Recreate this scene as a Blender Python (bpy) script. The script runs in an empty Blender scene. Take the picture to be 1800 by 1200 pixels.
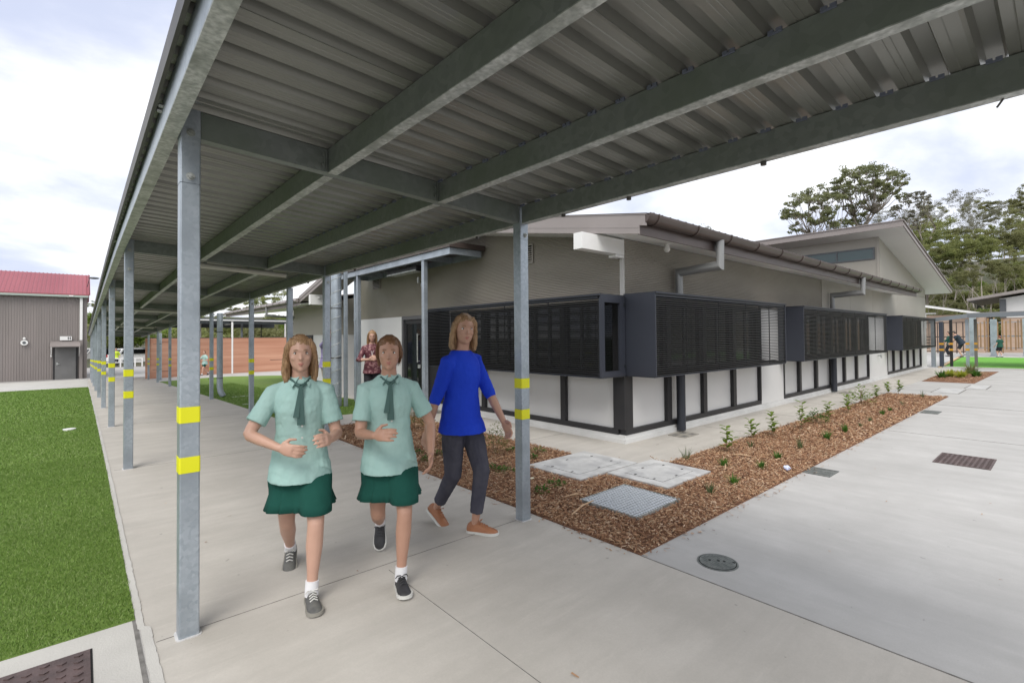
import bpy, math, random
import numpy as np
from math import sin, cos, pi, radians, sqrt, atan2, floor
from mathutils import Vector, Matrix
random.seed(7); rng = np.random.default_rng(7)
sc = bpy.context.scene
col = sc.collection
# ------------------------------------------------------------------ camera
cam_d = bpy.data.cameras.new('camera'); cam = bpy.data.objects.new('camera', cam_d); col.objects.link(cam)
sc.camera = cam
YAW, PITCH, ROLL, FPX = radians(41.25), 0.018, 0.009, 862.4
f0 = Vector((sin(YAW), cos(YAW), 0)); r0 = Vector((cos(YAW), -sin(YAW), 0)); u0 = Vector((0, 0, 1))
cf = f0*cos(PITCH)+u0*sin(PITCH); u1 = -f0*sin(PITCH)+u0*cos(PITCH)
cr = r0*cos(ROLL)-u1*sin(ROLL); cu = u1*cos(ROLL)+r0*sin(ROLL)
M = Matrix((cr, cu, -cf)).transposed().to_4x4(); M.translation = Vector((0, 0, 1.5))
cam.matrix_world = M
cam_d.sensor_width = 36; cam_d.sensor_fit = 'HORIZONTAL'; cam_d.lens = FPX/1800*36
cam_d.shift_y = -23.5/1800; cam_d.clip_start = 0.05; cam_d.clip_end = 3000
# ------------------------------------------------------------------ world: cloudy sky
w = bpy.data.worlds.new('World'); sc.world = w; w.use_nodes = True
nt = w.node_tree; N = nt.nodes; L = nt.links; N.clear()
SUN_AZ = radians(222)      # compass-like angle of the sun direction in the XY plane (from +X)
SUN_EL = radians(52)
sky = N.new('ShaderNodeTexSky'); sky.sky_type = 'NISHITA'; sky.sun_disc = False
sky.sun_elevation = SUN_EL; sky.sun_rotation = pi/2-SUN_AZ; sky.air_density = 1.0; sky.dust_density = 2.0
bg1 = N.new('ShaderNodeBackground'); bg1.inputs['Strength'].default_value = 0.12
L.new(sky.outputs[0], bg1.inputs[0])
tc = N.new('ShaderNodeTexCoord'); sep = N.new('ShaderNodeSeparateXYZ'); L.new(tc.outputs['Generated'], sep.inputs[0])
def mth(op, a, b=None, clamp=False):
    n = N.new('ShaderNodeMath'); n.operation = op; n.use_clamp = clamp
    for i, v in enumerate((a, b)):
        if v is None: continue
        if isinstance(v, (int, float)): n.inputs[i].default_value = v
        else: L.new(v, n.inputs[i])
    return n.outputs[0]
zz = mth('ADD', mth('MAXIMUM', sep.outputs[2], 0.0), 0.22)
cx = mth('DIVIDE', sep.outputs[0], zz); cy = mth('DIVIDE', sep.outputs[1], zz)
cmb = N.new('ShaderNodeCombineXYZ'); L.new(cx, cmb.inputs[0]); L.new(cy, cmb.inputs[1]); cmb.inputs[2].default_value = 3.7
def noise(vec, scale, detail, rough, dist=0.0):
    n = N.new('ShaderNodeTexNoise'); n.inputs['Scale'].default_value = scale; n.inputs['Detail'].default_value = detail
    n.inputs['Roughness'].default_value = rough; n.inputs['Distortion'].default_value = dist; L.new(vec, n.inputs['Vector']); return n.outputs['Fac']
n1 = noise(cmb.outputs[0], 0.55, 9, 0.55, 0.3); n2 = noise(cmb.outputs[0], 1.9, 8, 0.6, 0.2)
def ramp(fac, a, b):
    n = N.new('ShaderNodeMapRange'); n.interpolation_type = 'SMOOTHSTEP'
    n.inputs['From Min'].default_value = a; n.inputs['From Max'].default_value = b; L.new(fac, n.inputs['Value']); return n.outputs[0]
mask = ramp(n1, 0.38, 0.55)                          # 0: thin blue-lilac gaps, 1: cloud
grey = ramp(n2, 0.27, 0.54)
mixc = N.new('ShaderNodeMix'); mixc.data_type = 'RGBA'; L.new(grey, mixc.inputs[0])
mixc.inputs[6].default_value = (0.415, 0.428, 0.475, 1); mixc.inputs[7].default_value = (0.60, 0.60, 0.603, 1)
mixb = N.new('ShaderNodeMix'); mixb.data_type = 'RGBA'; L.new(mask, mixb.inputs[0])
mixb.inputs[6].default_value = (0.31, 0.335, 0.42, 1); L.new(mixc.outputs[2], mixb.inputs[7])
bg2 = N.new('ShaderNodeBackground'); bg2.inputs['Strength'].default_value = 0.93; L.new(mixb.outputs[2], bg2.inputs[0])
ms = N.new('ShaderNodeMixShader'); ms.inputs[0].default_value = 0.94
L.new(bg1.outputs[0], ms.inputs[1]); L.new(bg2.outputs[0], ms.inputs[2])
out = N.new('ShaderNodeOutputWorld'); L.new(ms.outputs[0], out.inputs[0])
# ------------------------------------------------------------------ sun behind thin cloud
sd = bpy.data.lights.new('sun', 'SUN'); so = bpy.data.objects.new('sun', sd); col.objects.link(so)
sd.energy = 1.0; sd.angle = radians(35); sd.color = (1.0, 0.96, 0.9)
dv = Vector((cos(SUN_AZ)*cos(SUN_EL), sin(SUN_AZ)*cos(SUN_EL), sin(SUN_EL)))
so.rotation_euler = dv.to_track_quat('Z', 'Y').to_euler()
sc.view_settings.view_transform = 'Standard'; sc.view_settings.look = 'None'
sc.view_settings.exposure = 1.30; sc.view_settings.gamma = 1.0
sc.cycles.use_denoising = True; sc.cycles.max_bounces = 6; sc.cycles.diffuse_bounces = 4
sc.cycles.transparent_max_bounces = 6; sc.cycles.caustics_reflective = False; sc.cycles.caustics_refractive = False

# ------------------------------------------------------------------ helpers
def ground(Y):
    return float(np.interp(Y, [7.3, 11.6, 15.9, 33.0, 45.0], [0, -0.075, -0.175, -0.64, -0.95]))
def at(px, f, z=None):
    """world XY for an image column px at forward distance f"""
    r = (px-900)/FPX*f
    v = r0*r+f0*f
    return (v.x, v.y)
class MB:
    def __init__(s): s.v = []; s.f = []; s.m = []; s.mi = 0
    def add(s, vs, fs):
        n = len(s.v); s.v += [tuple(p) for p in vs]; s.f += [tuple(i+n for i in f) for f in fs]; s.m += [s.mi]*len(fs); return s
    def hexa(s, p):   # 8 corners: bottom 4 ccw, top 4 ccw
        return s.add(p, [(3, 2, 1, 0), (4, 5, 6, 7), (0, 1, 5, 4), (1, 2, 6, 5), (2, 3, 7, 6), (3, 0, 4, 7)])
    def box(s, x0, x1, y0, y1, z0, z1):
        return s.hexa([(x0, y0, z0), (x1, y0, z0), (x1, y1, z0), (x0, y1, z0), (x0, y0, z1), (x1, y0, z1), (x1, y1, z1), (x0, y1, z1)])
    def bar(s, p0, p1, s0, s1, v0, v1):
        p0 = Vector(p0); p1 = Vector(p1); d = p1-p0; d.z = 0; d.normalize(); sd_ = Vector((d.y, -d.x, 0)); up = Vector((0, 0, 1))
        c = []
        for vv in (v0, v1):
            c += [p0+sd_*s0+up*vv, p0+sd_*s1+up*vv, p1+sd_*s1+up*vv, p1+sd_*s0+up*vv]
        return s.hexa(c)
    def quad(s, a, b, c, d): return s.add([a, b, c, d], [(0, 1, 2, 3)])
    def prism(s, pts, z0, z1):
        n = len(pts); vs = [(x, y, z0) for x, y in pts]+[(x, y, z1) for x, y in pts]
        return s.add(vs, [tuple(range(n-1, -1, -1)), tuple(range(n, 2*n))]+[(i, (i+1) % n, n+(i+1) % n, n+i) for i in range(n)])
    def rings(s, rings, cap0=True, cap1=True):
        n = len(rings[0]); vs = [p for r in rings for p in r]; fs = []
        for k in range(len(rings)-1):
            for i in range(n):
                j = (i+1) % n; fs.append((k*n+i, k*n+j, (k+1)*n+j, (k+1)*n+i))
        if cap0: fs.append(tuple(range(n-1, -1, -1)))
        if cap1: fs.append(tuple(range((len(rings)-1)*n, len(rings)*n)))
        return s.add(vs, fs)
    def tube(s, pts, rad, n=10, cap=True, ell=None):
        pts = [Vector(p) for p in pts]
        if not isinstance(rad, (list, tuple)): rad = [rad]*len(pts)
        rs = []; prev = None
        for i, p in enumerate(pts):
            a = pts[max(i-1, 0)]; b = pts[min(i+1, len(pts)-1)]; t = (b-a).normalized()
            if prev is None:
                ref = Vector((0, 0, 1)) if abs(t.z) < 0.9 else Vector((1, 0, 0))
                x = t.cross(ref).normalized()
            else: x = (prev-t*prev.dot(t)).normalized()
            prev = x; y = t.cross(x)
            k = 1.0
            if 0 < i < len(pts)-1:
                ca = (pts[i]-a).normalized().dot((b-pts[i]).normalized()); k = 1/max(0.6, sqrt(max(0.05, (1+ca)/2)))
            e = ell or (1, 1)
            rs.append([p+x*(cos(2*pi*j/n)*rad[i]*k*e[0])+y*(sin(2*pi*j/n)*rad[i]*k*e[1]) for j in range(n)])
        return s.rings(rs, cap, cap)
    def sphere(s, c, r, nu=16, nv=10):
        c = Vector(c); rs = []
        if not isinstance(r, (tuple, list)): r = (r, r, r)
        for k in range(nv+1):
            th = pi*(k/nv)*0.998+0.003
            rs.append([c+Vector((sin(th)*cos(2*pi*i/nu)*r[0], sin(th)*sin(2*pi*i/nu)*r[1], -cos(th)*r[2])) for i in range(nu)])
        return s.rings(rs)
    def build(s, name, mat, parent=None, smooth=False, auto=None):
        me = bpy.data.meshes.new(name)
        o = (parent.location if parent is not None else Vector((0, 0, 0)))
        pp = parent
        while pp is not None and pp.parent is not None: o = o+pp.parent.location; pp = pp.parent
        me.from_pydata([(x-o.x, y-o.y, z-o.z) for x, y, z in s.v], [], s.f)
        mats = mat if isinstance(mat, (list, tuple)) else [mat]
        for m in mats: me.materials.append(m)
        if len(mats) > 1: me.polygons.foreach_set('material_index', s.m)
        if smooth:
            me.polygons.foreach_set('use_smooth', [True]*len(me.polygons))
            if auto: me.set_sharp_from_angle(angle=radians(auto))
        me.update()
        ob = bpy.data.objects.new(name, me); col.objects.link(ob)
        if parent is not None: ob.parent = parent
        return ob
def tag(o, label=None, cat=None, group=None, kind=None):
    if label: o['label'] = label
    if cat: o['category'] = cat
    if group: o['group'] = group
    if kind: o['kind'] = kind
    return o
def thing(name, loc, label, cat, group=None):
    o = bpy.data.objects.new(name, None); o.empty_display_size = 0.1; col.objects.link(o); o.location = loc
    return tag(o, label, cat, group)
def npmesh(name, verts, faces_flat, fsize, mats, midx=None, parent=None, smooth=False):
    me = bpy.data.meshes.new(name); nv = len(verts); nf = len(faces_flat)//fsize
    me.vertices.add(nv); me.vertices.foreach_set('co', np.asarray(verts, np.float32).ravel())
    me.loops.add(nf*fsize); me.loops.foreach_set('vertex_index', np.asarray(faces_flat, np.int32))
    me.polygons.add(nf); me.polygons.foreach_set('loop_start', np.arange(nf, dtype=np.int32)*fsize)
    for m in mats: me.materials.append(m)
    if midx is not None: me.polygons.foreach_set('material_index', np.asarray(midx, np.int32))
    if smooth: me.polygons.foreach_set('use_smooth', np.ones(nf, bool))
    me.update(calc_edges=True)
    ob = bpy.data.objects.new(name, me); col.objects.link(ob)
    if parent is not None: ob.parent = parent
    return ob
MATS = {}
def mat(name, c1, c2=None, scale=5.0, rough=0.6, metal=0.0, bump=0.0, bscale=60.0, stretch=(1, 1, 1), detail=4, tex='noise', c3=None, scale3=1.0, spec=0.5, lo=0.35, hi=0.65, rvar=0.0, transl=0.0):
    if name in MATS: return MATS[name]
    m = bpy.data.materials.new(name); m.use_nodes = True; t = m.node_tree; b = t.nodes['Principled BSDF']; k = t.links
    b.inputs['Roughness'].default_value = rough; b.inputs['Metallic'].default_value = metal
    b.inputs['Specular IOR Level'].default_value = spec
    b.inputs['Base Color'].default_value = (*c1, 1)
    tc = t.nodes.new('ShaderNodeTexCoord'); mp = t.nodes.new('ShaderNodeMapping'); mp.inputs['Scale'].default_value = stretch
    k.new(tc.outputs['Object'], mp.inputs[0])
    if c2 is not None:
        if tex == 'noise':
            n = t.nodes.new('ShaderNodeTexNoise'); n.inputs['Detail'].default_value = detail; n.inputs['Scale'].default_value = scale; fac = n.outputs['Fac']
        else:
            n = t.nodes.new('ShaderNodeTexVoronoi'); n.inputs['Scale'].default_value = scale; fac = n.outputs['Color']
        k.new(mp.outputs[0], n.inputs['Vector'])
        r = t.nodes.new('ShaderNodeMapRange'); r.inputs['From Min'].default_value = lo; r.inputs['From Max'].default_value = hi; k.new(fac, r.inputs['Value'])
        mx = t.nodes.new('ShaderNodeMix'); mx.data_type = 'RGBA'; k.new(r.outputs[0], mx.inputs[0])
        mx.inputs[6].default_value = (*c1, 1); mx.inputs[7].default_value = (*c2, 1)
        outc = mx.outputs[2]
        if c3 is not None:
            n3 = t.nodes.new('ShaderNodeTexNoise'); n3.inputs['Scale'].default_value = scale3; n3.inputs['Detail'].default_value = 6; k.new(mp.outputs[0], n3.inputs['Vector'])
            r3 = t.nodes.new('ShaderNodeMapRange'); r3.inputs['From Min'].default_value = 0.45; r3.inputs['From Max'].default_value = 0.68; k.new(n3.outputs['Fac'], r3.inputs['Value'])
            m3 = t.nodes.new('ShaderNodeMix'); m3.data_type = 'RGBA'; k.new(r3.outputs[0], m3.inputs[0]); k.new(outc, m3.inputs[6]); m3.inputs[7].default_value = (*c3, 1); outc = m3.outputs[2]
        k.new(outc, b.inputs['Base Color'])
        if rvar:
            rr = t.nodes.new('ShaderNodeMapRange'); rr.inputs['To Min'].default_value = rough-rvar; rr.inputs['To Max'].default_value = rough+rvar; k.new(fac, rr.inputs['Value']); k.new(rr.outputs[0], b.inputs['Roughness'])
    if bump:
        nb = t.nodes.new('ShaderNodeTexNoise'); nb.inputs['Scale'].default_value = bscale; nb.inputs['Detail'].default_value = 3; k.new(mp.outputs[0], nb.inputs['Vector'])
        bp = t.nodes.new('ShaderNodeBump'); bp.inputs['Strength'].default_value = bump; bp.inputs['Distance'].default_value = 0.01
        k.new(nb.outputs['Fac'], bp.inputs['Height']); k.new(bp.outputs[0], b.inputs['Normal'])
    if transl:
        tr = t.nodes.new('ShaderNodeBsdfTranslucent'); tr.inputs[0].default_value = (*(c2 or c1), 1)
        mxs = t.nodes.new('ShaderNodeMixShader'); mxs.inputs[0].default_value = transl
        o_ = t.nodes['Material Output']; k.new(b.outputs[0], mxs.inputs[1]); k.new(tr.outputs[0], mxs.inputs[2]); k.new(mxs.outputs[0], o_.inputs[0])
    MATS[name] = m; return m
ORD = ['first', 'second', 'third', 'fourth', 'fifth', 'sixth', 'seventh', 'eighth', 'ninth', 'tenth', 'eleventh', 'twelfth', 'thirteenth', 'fourteenth', 'fifteenth', 'sixteenth', 'seventeenth', 'eighteenth', 'nineteenth', 'twentieth']+['twenty-'+s for s in ('first', 'second', 'third', 'fourth', 'fifth', 'sixth', 'seventh', 'eighth', 'ninth')]+['thirtieth']+['thirty-'+s for s in ('first', 'second', 'third', 'fourth', 'fifth')]
def pieces(name, m_, parent, mbs):
    return [b.build(name, m_, parent) for b in mbs]

# ------------------------------------------------------------------ materials
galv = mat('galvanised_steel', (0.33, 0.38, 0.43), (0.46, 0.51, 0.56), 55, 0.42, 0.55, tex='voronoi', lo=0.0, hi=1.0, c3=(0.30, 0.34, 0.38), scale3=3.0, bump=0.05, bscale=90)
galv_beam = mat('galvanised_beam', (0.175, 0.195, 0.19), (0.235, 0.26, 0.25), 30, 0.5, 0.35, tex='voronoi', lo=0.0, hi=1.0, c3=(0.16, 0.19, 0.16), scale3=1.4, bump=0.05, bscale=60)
galv_lip = mat('galvanised_lip', (0.32, 0.34, 0.33), (0.55, 0.57, 0.56), 45, 0.5, 0.3, c3=(0.24, 0.26, 0.24), scale3=8.0, bump=0.15, bscale=90)
zinc = mat('zincalume_sheet', (0.20, 0.203, 0.185), (0.23, 0.233, 0.215), 2, 0.33, 0.4, rvar=0.05)
dark_edge = mat('dark_flashing', (0.05, 0.047, 0.043), (0.07, 0.065, 0.06), 4, 0.5)
yellow = mat('yellow_tape', (0.72, 0.72, 0.006), (0.76, 0.75, 0.01), 4, 0.45)
def concmat(name, c1, c2, st, ax):
    m = bpy.data.materials.new(name); m.use_nodes = True; t = m.node_tree; b = t.nodes['Principled BSDF']; k = t.links; b.inputs['Roughness'].default_value = 0.82
    tcn = t.nodes.new('ShaderNodeTexCoord')
    def nz(scale, detail, rough, stretch=(1, 1, 1)):
        mp = t.nodes.new('ShaderNodeMapping'); mp.inputs['Scale'].default_value = stretch; k.new(tcn.outputs['Object'], mp.inputs[0])
        n = t.nodes.new('ShaderNodeTexNoise'); n.inputs['Scale'].default_value = scale; n.inputs['Detail'].default_value = detail; n.inputs['Roughness'].default_value = rough; k.new(mp.outputs[0], n.inputs['Vector']); return n.outputs['Fac']
    def mr(f, a, b_, lo=0.0, hi=1.0):
        r = t.nodes.new('ShaderNodeMapRange'); r.inputs['From Min'].default_value = a; r.inputs['From Max'].default_value = b_; r.inputs['To Min'].default_value = lo; r.inputs['To Max'].default_value = hi; k.new(f, r.inputs['Value']); return r.outputs[0]
    def mx(f, A, B, mode='MIX'):
        x = t.nodes.new('ShaderNodeMix'); x.data_type = 'RGBA'; x.blend_type = mode
        for i, v in ((0, f), (6, A), (7, B)):
            if isinstance(v, tuple): x.inputs[i].default_value = (*v, 1)
            elif isinstance(v, float): x.inputs[i].default_value = v
            else: k.new(v, x.inputs[i])
        return x.outputs[2]
    c = mx(mr(nz(1.1, 12, 0.68), 0.36, 0.64), c1, c2)
    c = mx(mr(nz(2.2, 8, 0.6, st), 0.40, 0.72, 0.0, 0.55), c, tuple(v*0.86 for v in c1))
    c = mx(mr(nz(3.5, 8, 0.7, st), 0.56, 0.75, 0.0, 0.45), c, tuple(min(1, v*1.12) for v in c2))
    c = mx(mr(nz(120, 3, 0.7), 0.3, 0.7, 0.0, 0.22), c, tuple(v*0.72 for v in c1))
    c = mx(mr(nz(14, 2, 0.5), 0.735, 0.76, 0.0, 0.5), c, tuple(v*0.5 for v in c1))
    k.new(c, b.inputs['Base Color'])
    bp = t.nodes.new('ShaderNodeBump'); bp.inputs['Strength'].default_value = 0.15; bp.inputs['Distance'].default_value = 0.006; k.new(nz(70, 6, 0.7, ax), bp.inputs['Height']); k.new(bp.outputs[0], b.inputs['Normal'])
    return m
conc = concmat('concrete', (0.43, 0.405, 0.365), (0.52, 0.492, 0.447), (0.35, 2.2, 1), (0.3, 1.5, 1))
conc2 = concmat('concrete_courtyard', (0.39, 0.383, 0.37), (0.475, 0.468, 0.455), (1.6, 0.4, 1), (1.5, 0.3, 1))
conc_pale = mat('concrete_pale', (0.43, 0.42, 0.395), (0.49, 0.48, 0.45), 2.0, 0.85, bump=0.2, bscale=120)
conc_lid = mat('concrete_lid', (0.44, 0.44, 0.43), (0.55, 0.55, 0.54), 6.0, 0.8, c3=(0.36, 0.36, 0.36), scale3=4.0, bump=0.2, bscale=120)
joint_m = mat('joint_dark', (0.13, 0.125, 0.115), (0.22, 0.21, 0.20), 20, 0.9)
turf_m = mat('turf', (0.125, 0.20, 0.04), (0.16, 0.245, 0.055), 30, 0.9, c3=(0.15, 0.22, 0.06), scale3=1.2, bump=0.8, bscale=220, spec=0.2)
turf_r = mat('turf_bright', (0.11, 0.30, 0.04), (0.15, 0.37, 0.06), 5, 0.9, bump=0.5, bscale=100, spec=0.2)
soil = mat('mulch_soil', (0.14, 0.065, 0.035), (0.24, 0.12, 0.065), 40, 0.95, bump=0.9, bscale=70)
earth = mat('ground_earth', (0.06, 0.058, 0.035), (0.05, 0.062, 0.026), 0.15, 0.95, detail=8, c3=(0.085, 0.07, 0.042), scale3=0.05)
charcoal = mat('charcoal_metal', (0.028, 0.032, 0.042), (0.034, 0.038, 0.05), 2, 0.45, 0.2)
charcoal_p = mat('charcoal_panel', (0.028, 0.032, 0.045), (0.033, 0.038, 0.052), 1.5, 0.55, 0.1)
slat_m = mat('black_slat', (0.008, 0.012, 0.014), None, rough=0.55)
frame_m = mat('black_frame', (0.016, 0.016, 0.018), (0.021, 0.020, 0.022), 3, 0.5)
white_p = mat('white_panel', (0.62, 0.62, 0.615), (0.66, 0.66, 0.655), 1.2, 0.35, bump=0.02, bscale=20)
white_t = mat('white_paint', (0.74, 0.74, 0.73), (0.78, 0.78, 0.77), 3, 0.5)
plinth_m = mat('plinth_render', (0.55, 0.55, 0.54), (0.62, 0.62, 0.61), 3, 0.7)
corr_m = mat('mini_corrugated_beige', (0.275, 0.252, 0.215), (0.30, 0.276, 0.238), 1.2, 0.42, 0.1, stretch=(1, 1, 3))
flat_m = mat('flat_beige_panel', (0.35, 0.328, 0.285), (0.37, 0.348, 0.305), 0.8, 0.5)
brownroof = mat('brown_roof_metal', (0.078, 0.06, 0.054), (0.095, 0.073, 0.066), 2, 0.38, 0.3)
fascia_m = mat('taupe_fascia', (0.265, 0.235, 0.225), (0.29, 0.26, 0.25), 2, 0.45, 0.1)
pipe_m = mat('grey_pipe', (0.23, 0.235, 0.235), (0.26, 0.265, 0.265), 3, 0.4, 0.1)
soffit_m = mat('soffit', (0.76, 0.77, 0.76), (0.79, 0.80, 0.79), 1, 0.6)
glass_m = mat('dark_glass', (0.006, 0.007, 0.008), None, rough=0.08, spec=0.2)
glass_b = mat('bluish_glass', (0.035, 0.075, 0.085), None, rough=0.03, spec=0.6)
glass_g = mat('window_glass', (0.008, 0.011, 0.011), None, rough=0.05, spec=0.35)
grey_fr = mat('grey_frame', (0.11, 0.12, 0.13), None, rough=0.5, metal=0.3)
brown_iron = mat('brown_iron', (0.10, 0.075, 0.072), (0.16, 0.115, 0.11), 9, 0.6, 0.5, bump=0.3, bscale=60)
cast_iron = mat('cast_iron', (0.13, 0.145, 0.14), (0.21, 0.225, 0.215), 25, 0.6, 0.5, bump=0.3, bscale=60)
black_hole = mat('hollow_dark', (0.006, 0.006, 0.006), None, rough=0.9)
shed_m = mat('shed_cladding', (0.235, 0.21, 0.20), (0.265, 0.235, 0.225), 0.6, 0.45, 0.1, stretch=(3, 3, 0.3))
redroof = mat('red_roof', (0.26, 0.065, 0.08), (0.31, 0.085, 0.10), 0.5, 0.45, stretch=(1, 0.3, 0.3))
greygreen = mat('pale_green_gutter', (0.36, 0.42, 0.38), None, rough=0.5)
door_m = mat('grey_door', (0.145, 0.145, 0.145), (0.165, 0.165, 0.165), 2, 0.5)
tube_m = mat('batten_light_plastic', (0.50, 0.49, 0.46), None, rough=0.35)
timber = mat('timber_batten', (0.33, 0.20, 0.09), (0.20, 0.13, 0.075), 1.2, 0.7, stretch=(1, 1, 0.2))
timber_d = mat('timber_dark', (0.05, 0.035, 0.03), None, rough=0.7)
orange = mat('orange_tape', (0.60, 0.30, 0.03), None, rough=0.5)
bark_m = mat('gum_bark', (0.30, 0.265, 0.23), (0.17, 0.145, 0.12), 1.5, 0.85, stretch=(3, 3, 0.6))
bark_pale = mat('pale_gum_bark', (0.42, 0.385, 0.34), (0.27, 0.235, 0.20), 1.0, 0.85, stretch=(3, 3, 0.6))
# rammed earth: irregular horizontal strata
def rammed():
    m = bpy.data.materials.new('rammed_earth'); m.use_nodes = True; t = m.node_tree; b = t.nodes['Principled BSDF']; k = t.links
    tcn = t.nodes.new('ShaderNodeTexCoord'); mp = t.nodes.new('ShaderNodeMapping'); mp.inputs['Scale'].default_value = (0.12, 0.12, 3.2)
    k.new(tcn.outputs['Object'], mp.inputs[0])
    n = t.nodes.new('ShaderNodeTexNoise'); n.inputs['Scale'].default_value = 1.0; n.inputs['Detail'].default_value = 5; k.new(mp.outputs[0], n.inputs['Vector'])
    cr_ = t.nodes.new('ShaderNodeValToRGB'); e = cr_.color_ramp.elements
    e[0].position = 0.34; e[0].color = (0.40, 0.19, 0.12, 1); e[1].position = 0.66; e[1].color = (0.58, 0.34, 0.235, 1)
    x = e.new(0.5); x.color = (0.49, 0.255, 0.17, 1)
    k.new(n.outputs['Fac'], cr_.inputs[0]); k.new(cr_.outputs[0], b.inputs['Base Color']); b.inputs['Roughness'].default_value = 0.9
    return m
ram_m = rammed()
def leafmat(name, c1, c2, sc_=1.2):
    return mat(name, c1, c2, sc_, 0.55, detail=3, spec=0.3, transl=0.5, lo=0.38, hi=0.62)
leaf_gum = leafmat('gum_leaves', (0.14, 0.165, 0.08), (0.24, 0.255, 0.12), 0.5)
leaf_mid = leafmat('forest_leaves', (0.16, 0.195, 0.07), (0.28, 0.30, 0.11), 0.35)
leaf_olive = leafmat('olive_leaves', (0.15, 0.165, 0.07), (0.25, 0.25, 0.11), 0.4)
leaf_grey = leafmat('grey_leaves', (0.15, 0.155, 0.11), (0.24, 0.235, 0.17), 0.5)
leaf_lime = leafmat('lime_leaves', (0.13, 0.20, 0.035), (0.22, 0.29, 0.06), 0.6)
leaf_seed = leafmat('seedling_leaves', (0.075, 0.15, 0.022), (0.22, 0.32, 0.045), 9)
leaf_tuft = leafmat('tuft_leaves', (0.06, 0.10, 0.04), (0.12, 0.17, 0.07), 12)
leaf_low = leafmat('ground_cover_leaves', (0.04, 0.11, 0.02), (0.09, 0.20, 0.03), 14)
leaf_shrub = leafmat('shrub_leaves', (0.09, 0.13, 0.035), (0.20, 0.23, 0.07), 14)
stem_m = mat('plant_stem', (0.16, 0.11, 0.06), None, rough=0.8)
# ================================================================== THE SETTING
# terrain: one sheet to the horizon, rising into a wooded hill on the right and a low rise behind the court
def hill(X, Y):
    d = sqrt(X*X+Y*Y); a = math.degrees(atan2(Y, X))     # azimuth from +X
    def ss(t): t = min(1, max(0, t)); return t*t*(3-2*t)
    wr = ss((40-a)/22)*ss((a+75)/30)
    wl = ss((a-38)/14)*ss((105-a)/20)
    h = wr*ss((d-60)/190)*27+wl*ss((d-52)/90)*8
    return h
def ticks(lo, hi):
    s = [lo]
    x = lo
    while x < hi:
        step = 4 if -60 < x < 150 else (12 if -160 < x < 260 else 60)
        x += step; s.append(min(x, hi))
    return s
tx = ticks(-900, 1200); ty = ticks(-500, 1200)
vs = []; fs = []
for j, y in enumerate(ty):
    for i, x in enumerate(tx):
        hz = hill(x, y)
        vs.append((x, y, ground(y)-0.08+hz+(0.25*sin(x*0.31)*cos(y*0.27) if hz > 1 else 0)))
for j in range(len(ty)-1):
    for i in range(len(tx)-1):
        a = j*len(tx)+i; fs.append((a, a+1, a+1+len(tx), a+len(tx)))
tm = MB(); tm.add(vs, fs); tag(tm.build('ground', earth, smooth=True), kind='structure')
def sheet(mb, x0, x1, y0, y1, off, thick=0.06):
    ys = sorted(set([y0, y1]+[y for y in (7.3, 11.6, 15.9, 33.0, 45.0) if y0 < y < y1]))
    for a, b in zip(ys[:-1], ys[1:]):
        za = ground(a)+off; zb = ground(b)+off
        mb.hexa([(x0, a, za-thick), (x1, a, za-thick), (x1, b, zb-thick), (x0, b, zb-thick), (x0, a, za), (x1, a, za), (x1, b, zb), (x0, b, zb)])
    return mb
# courtyard concrete (one sheet under everything), walkway slab and building path
tag(sheet(MB(), -6, 28.4, -14, 46, 0.0, 0.05).build('pavement', conc2), kind='structure')
m = MB(); sheet(m, 0.252, 2.868, -14, 38, 0.004, 0.03); tag(m.build('path', conc), kind='structure')
m = MB(); sheet(m, 4.72, 5.66, 3.17, 13.9, 0.005, 0.03); sheet(m, 5.66, 27.5, 3.17, 4.10, 0.005, 0.03); sheet(m, 2.87, 5.66, 8.35, 9.7, 0.005, 0.03)
tag(m.build('path.001', conc), kind='structure')
m = MB(); sheet(m, -6, 0.215, 28.2, 41, 0.005, 0.03); sheet(m, -6, 0.215, -14, 3.335, 0.0045, 0.03); tag(m.build('path.002', conc_pale), kind='structure')
# raw pale kerb edge along the turf, slightly ragged
m = MB(); pl_ = []; y = -3.0; wl_ = 0.0; wr_ = 0.0
while y < 38:
    wl_ = wl_*0.6+random.uniform(-0.002, 0.002); wr_ = wr_*0.5+random.uniform(-0.0025, 0.0025)
    near_ = y < 3.2
    pl_.append((0.222+wl_+(0.010 if near_ else 0), 0.258+wr_+(0.022 if near_ else 0), y)); y += 0.025 if y < 6 else (0.08 if y < 14 else 0.5)
n = len(pl_); vs = []
for xa, xb, yy in pl_: g_ = ground(yy); vs += [(xa, yy, g_-0.02), (xa+0.003, yy, g_+0.0085), (xb-0.002, yy, g_+0.0095), (xb, yy, g_+0.001)]
m.add(vs, [(4*i+k, 4*i+k+1, 4*i+5+k, 4*i+4+k) for i in range(n-1) for k in range(3)])
tag(m.build('kerb', conc_pale), kind='structure')
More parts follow.
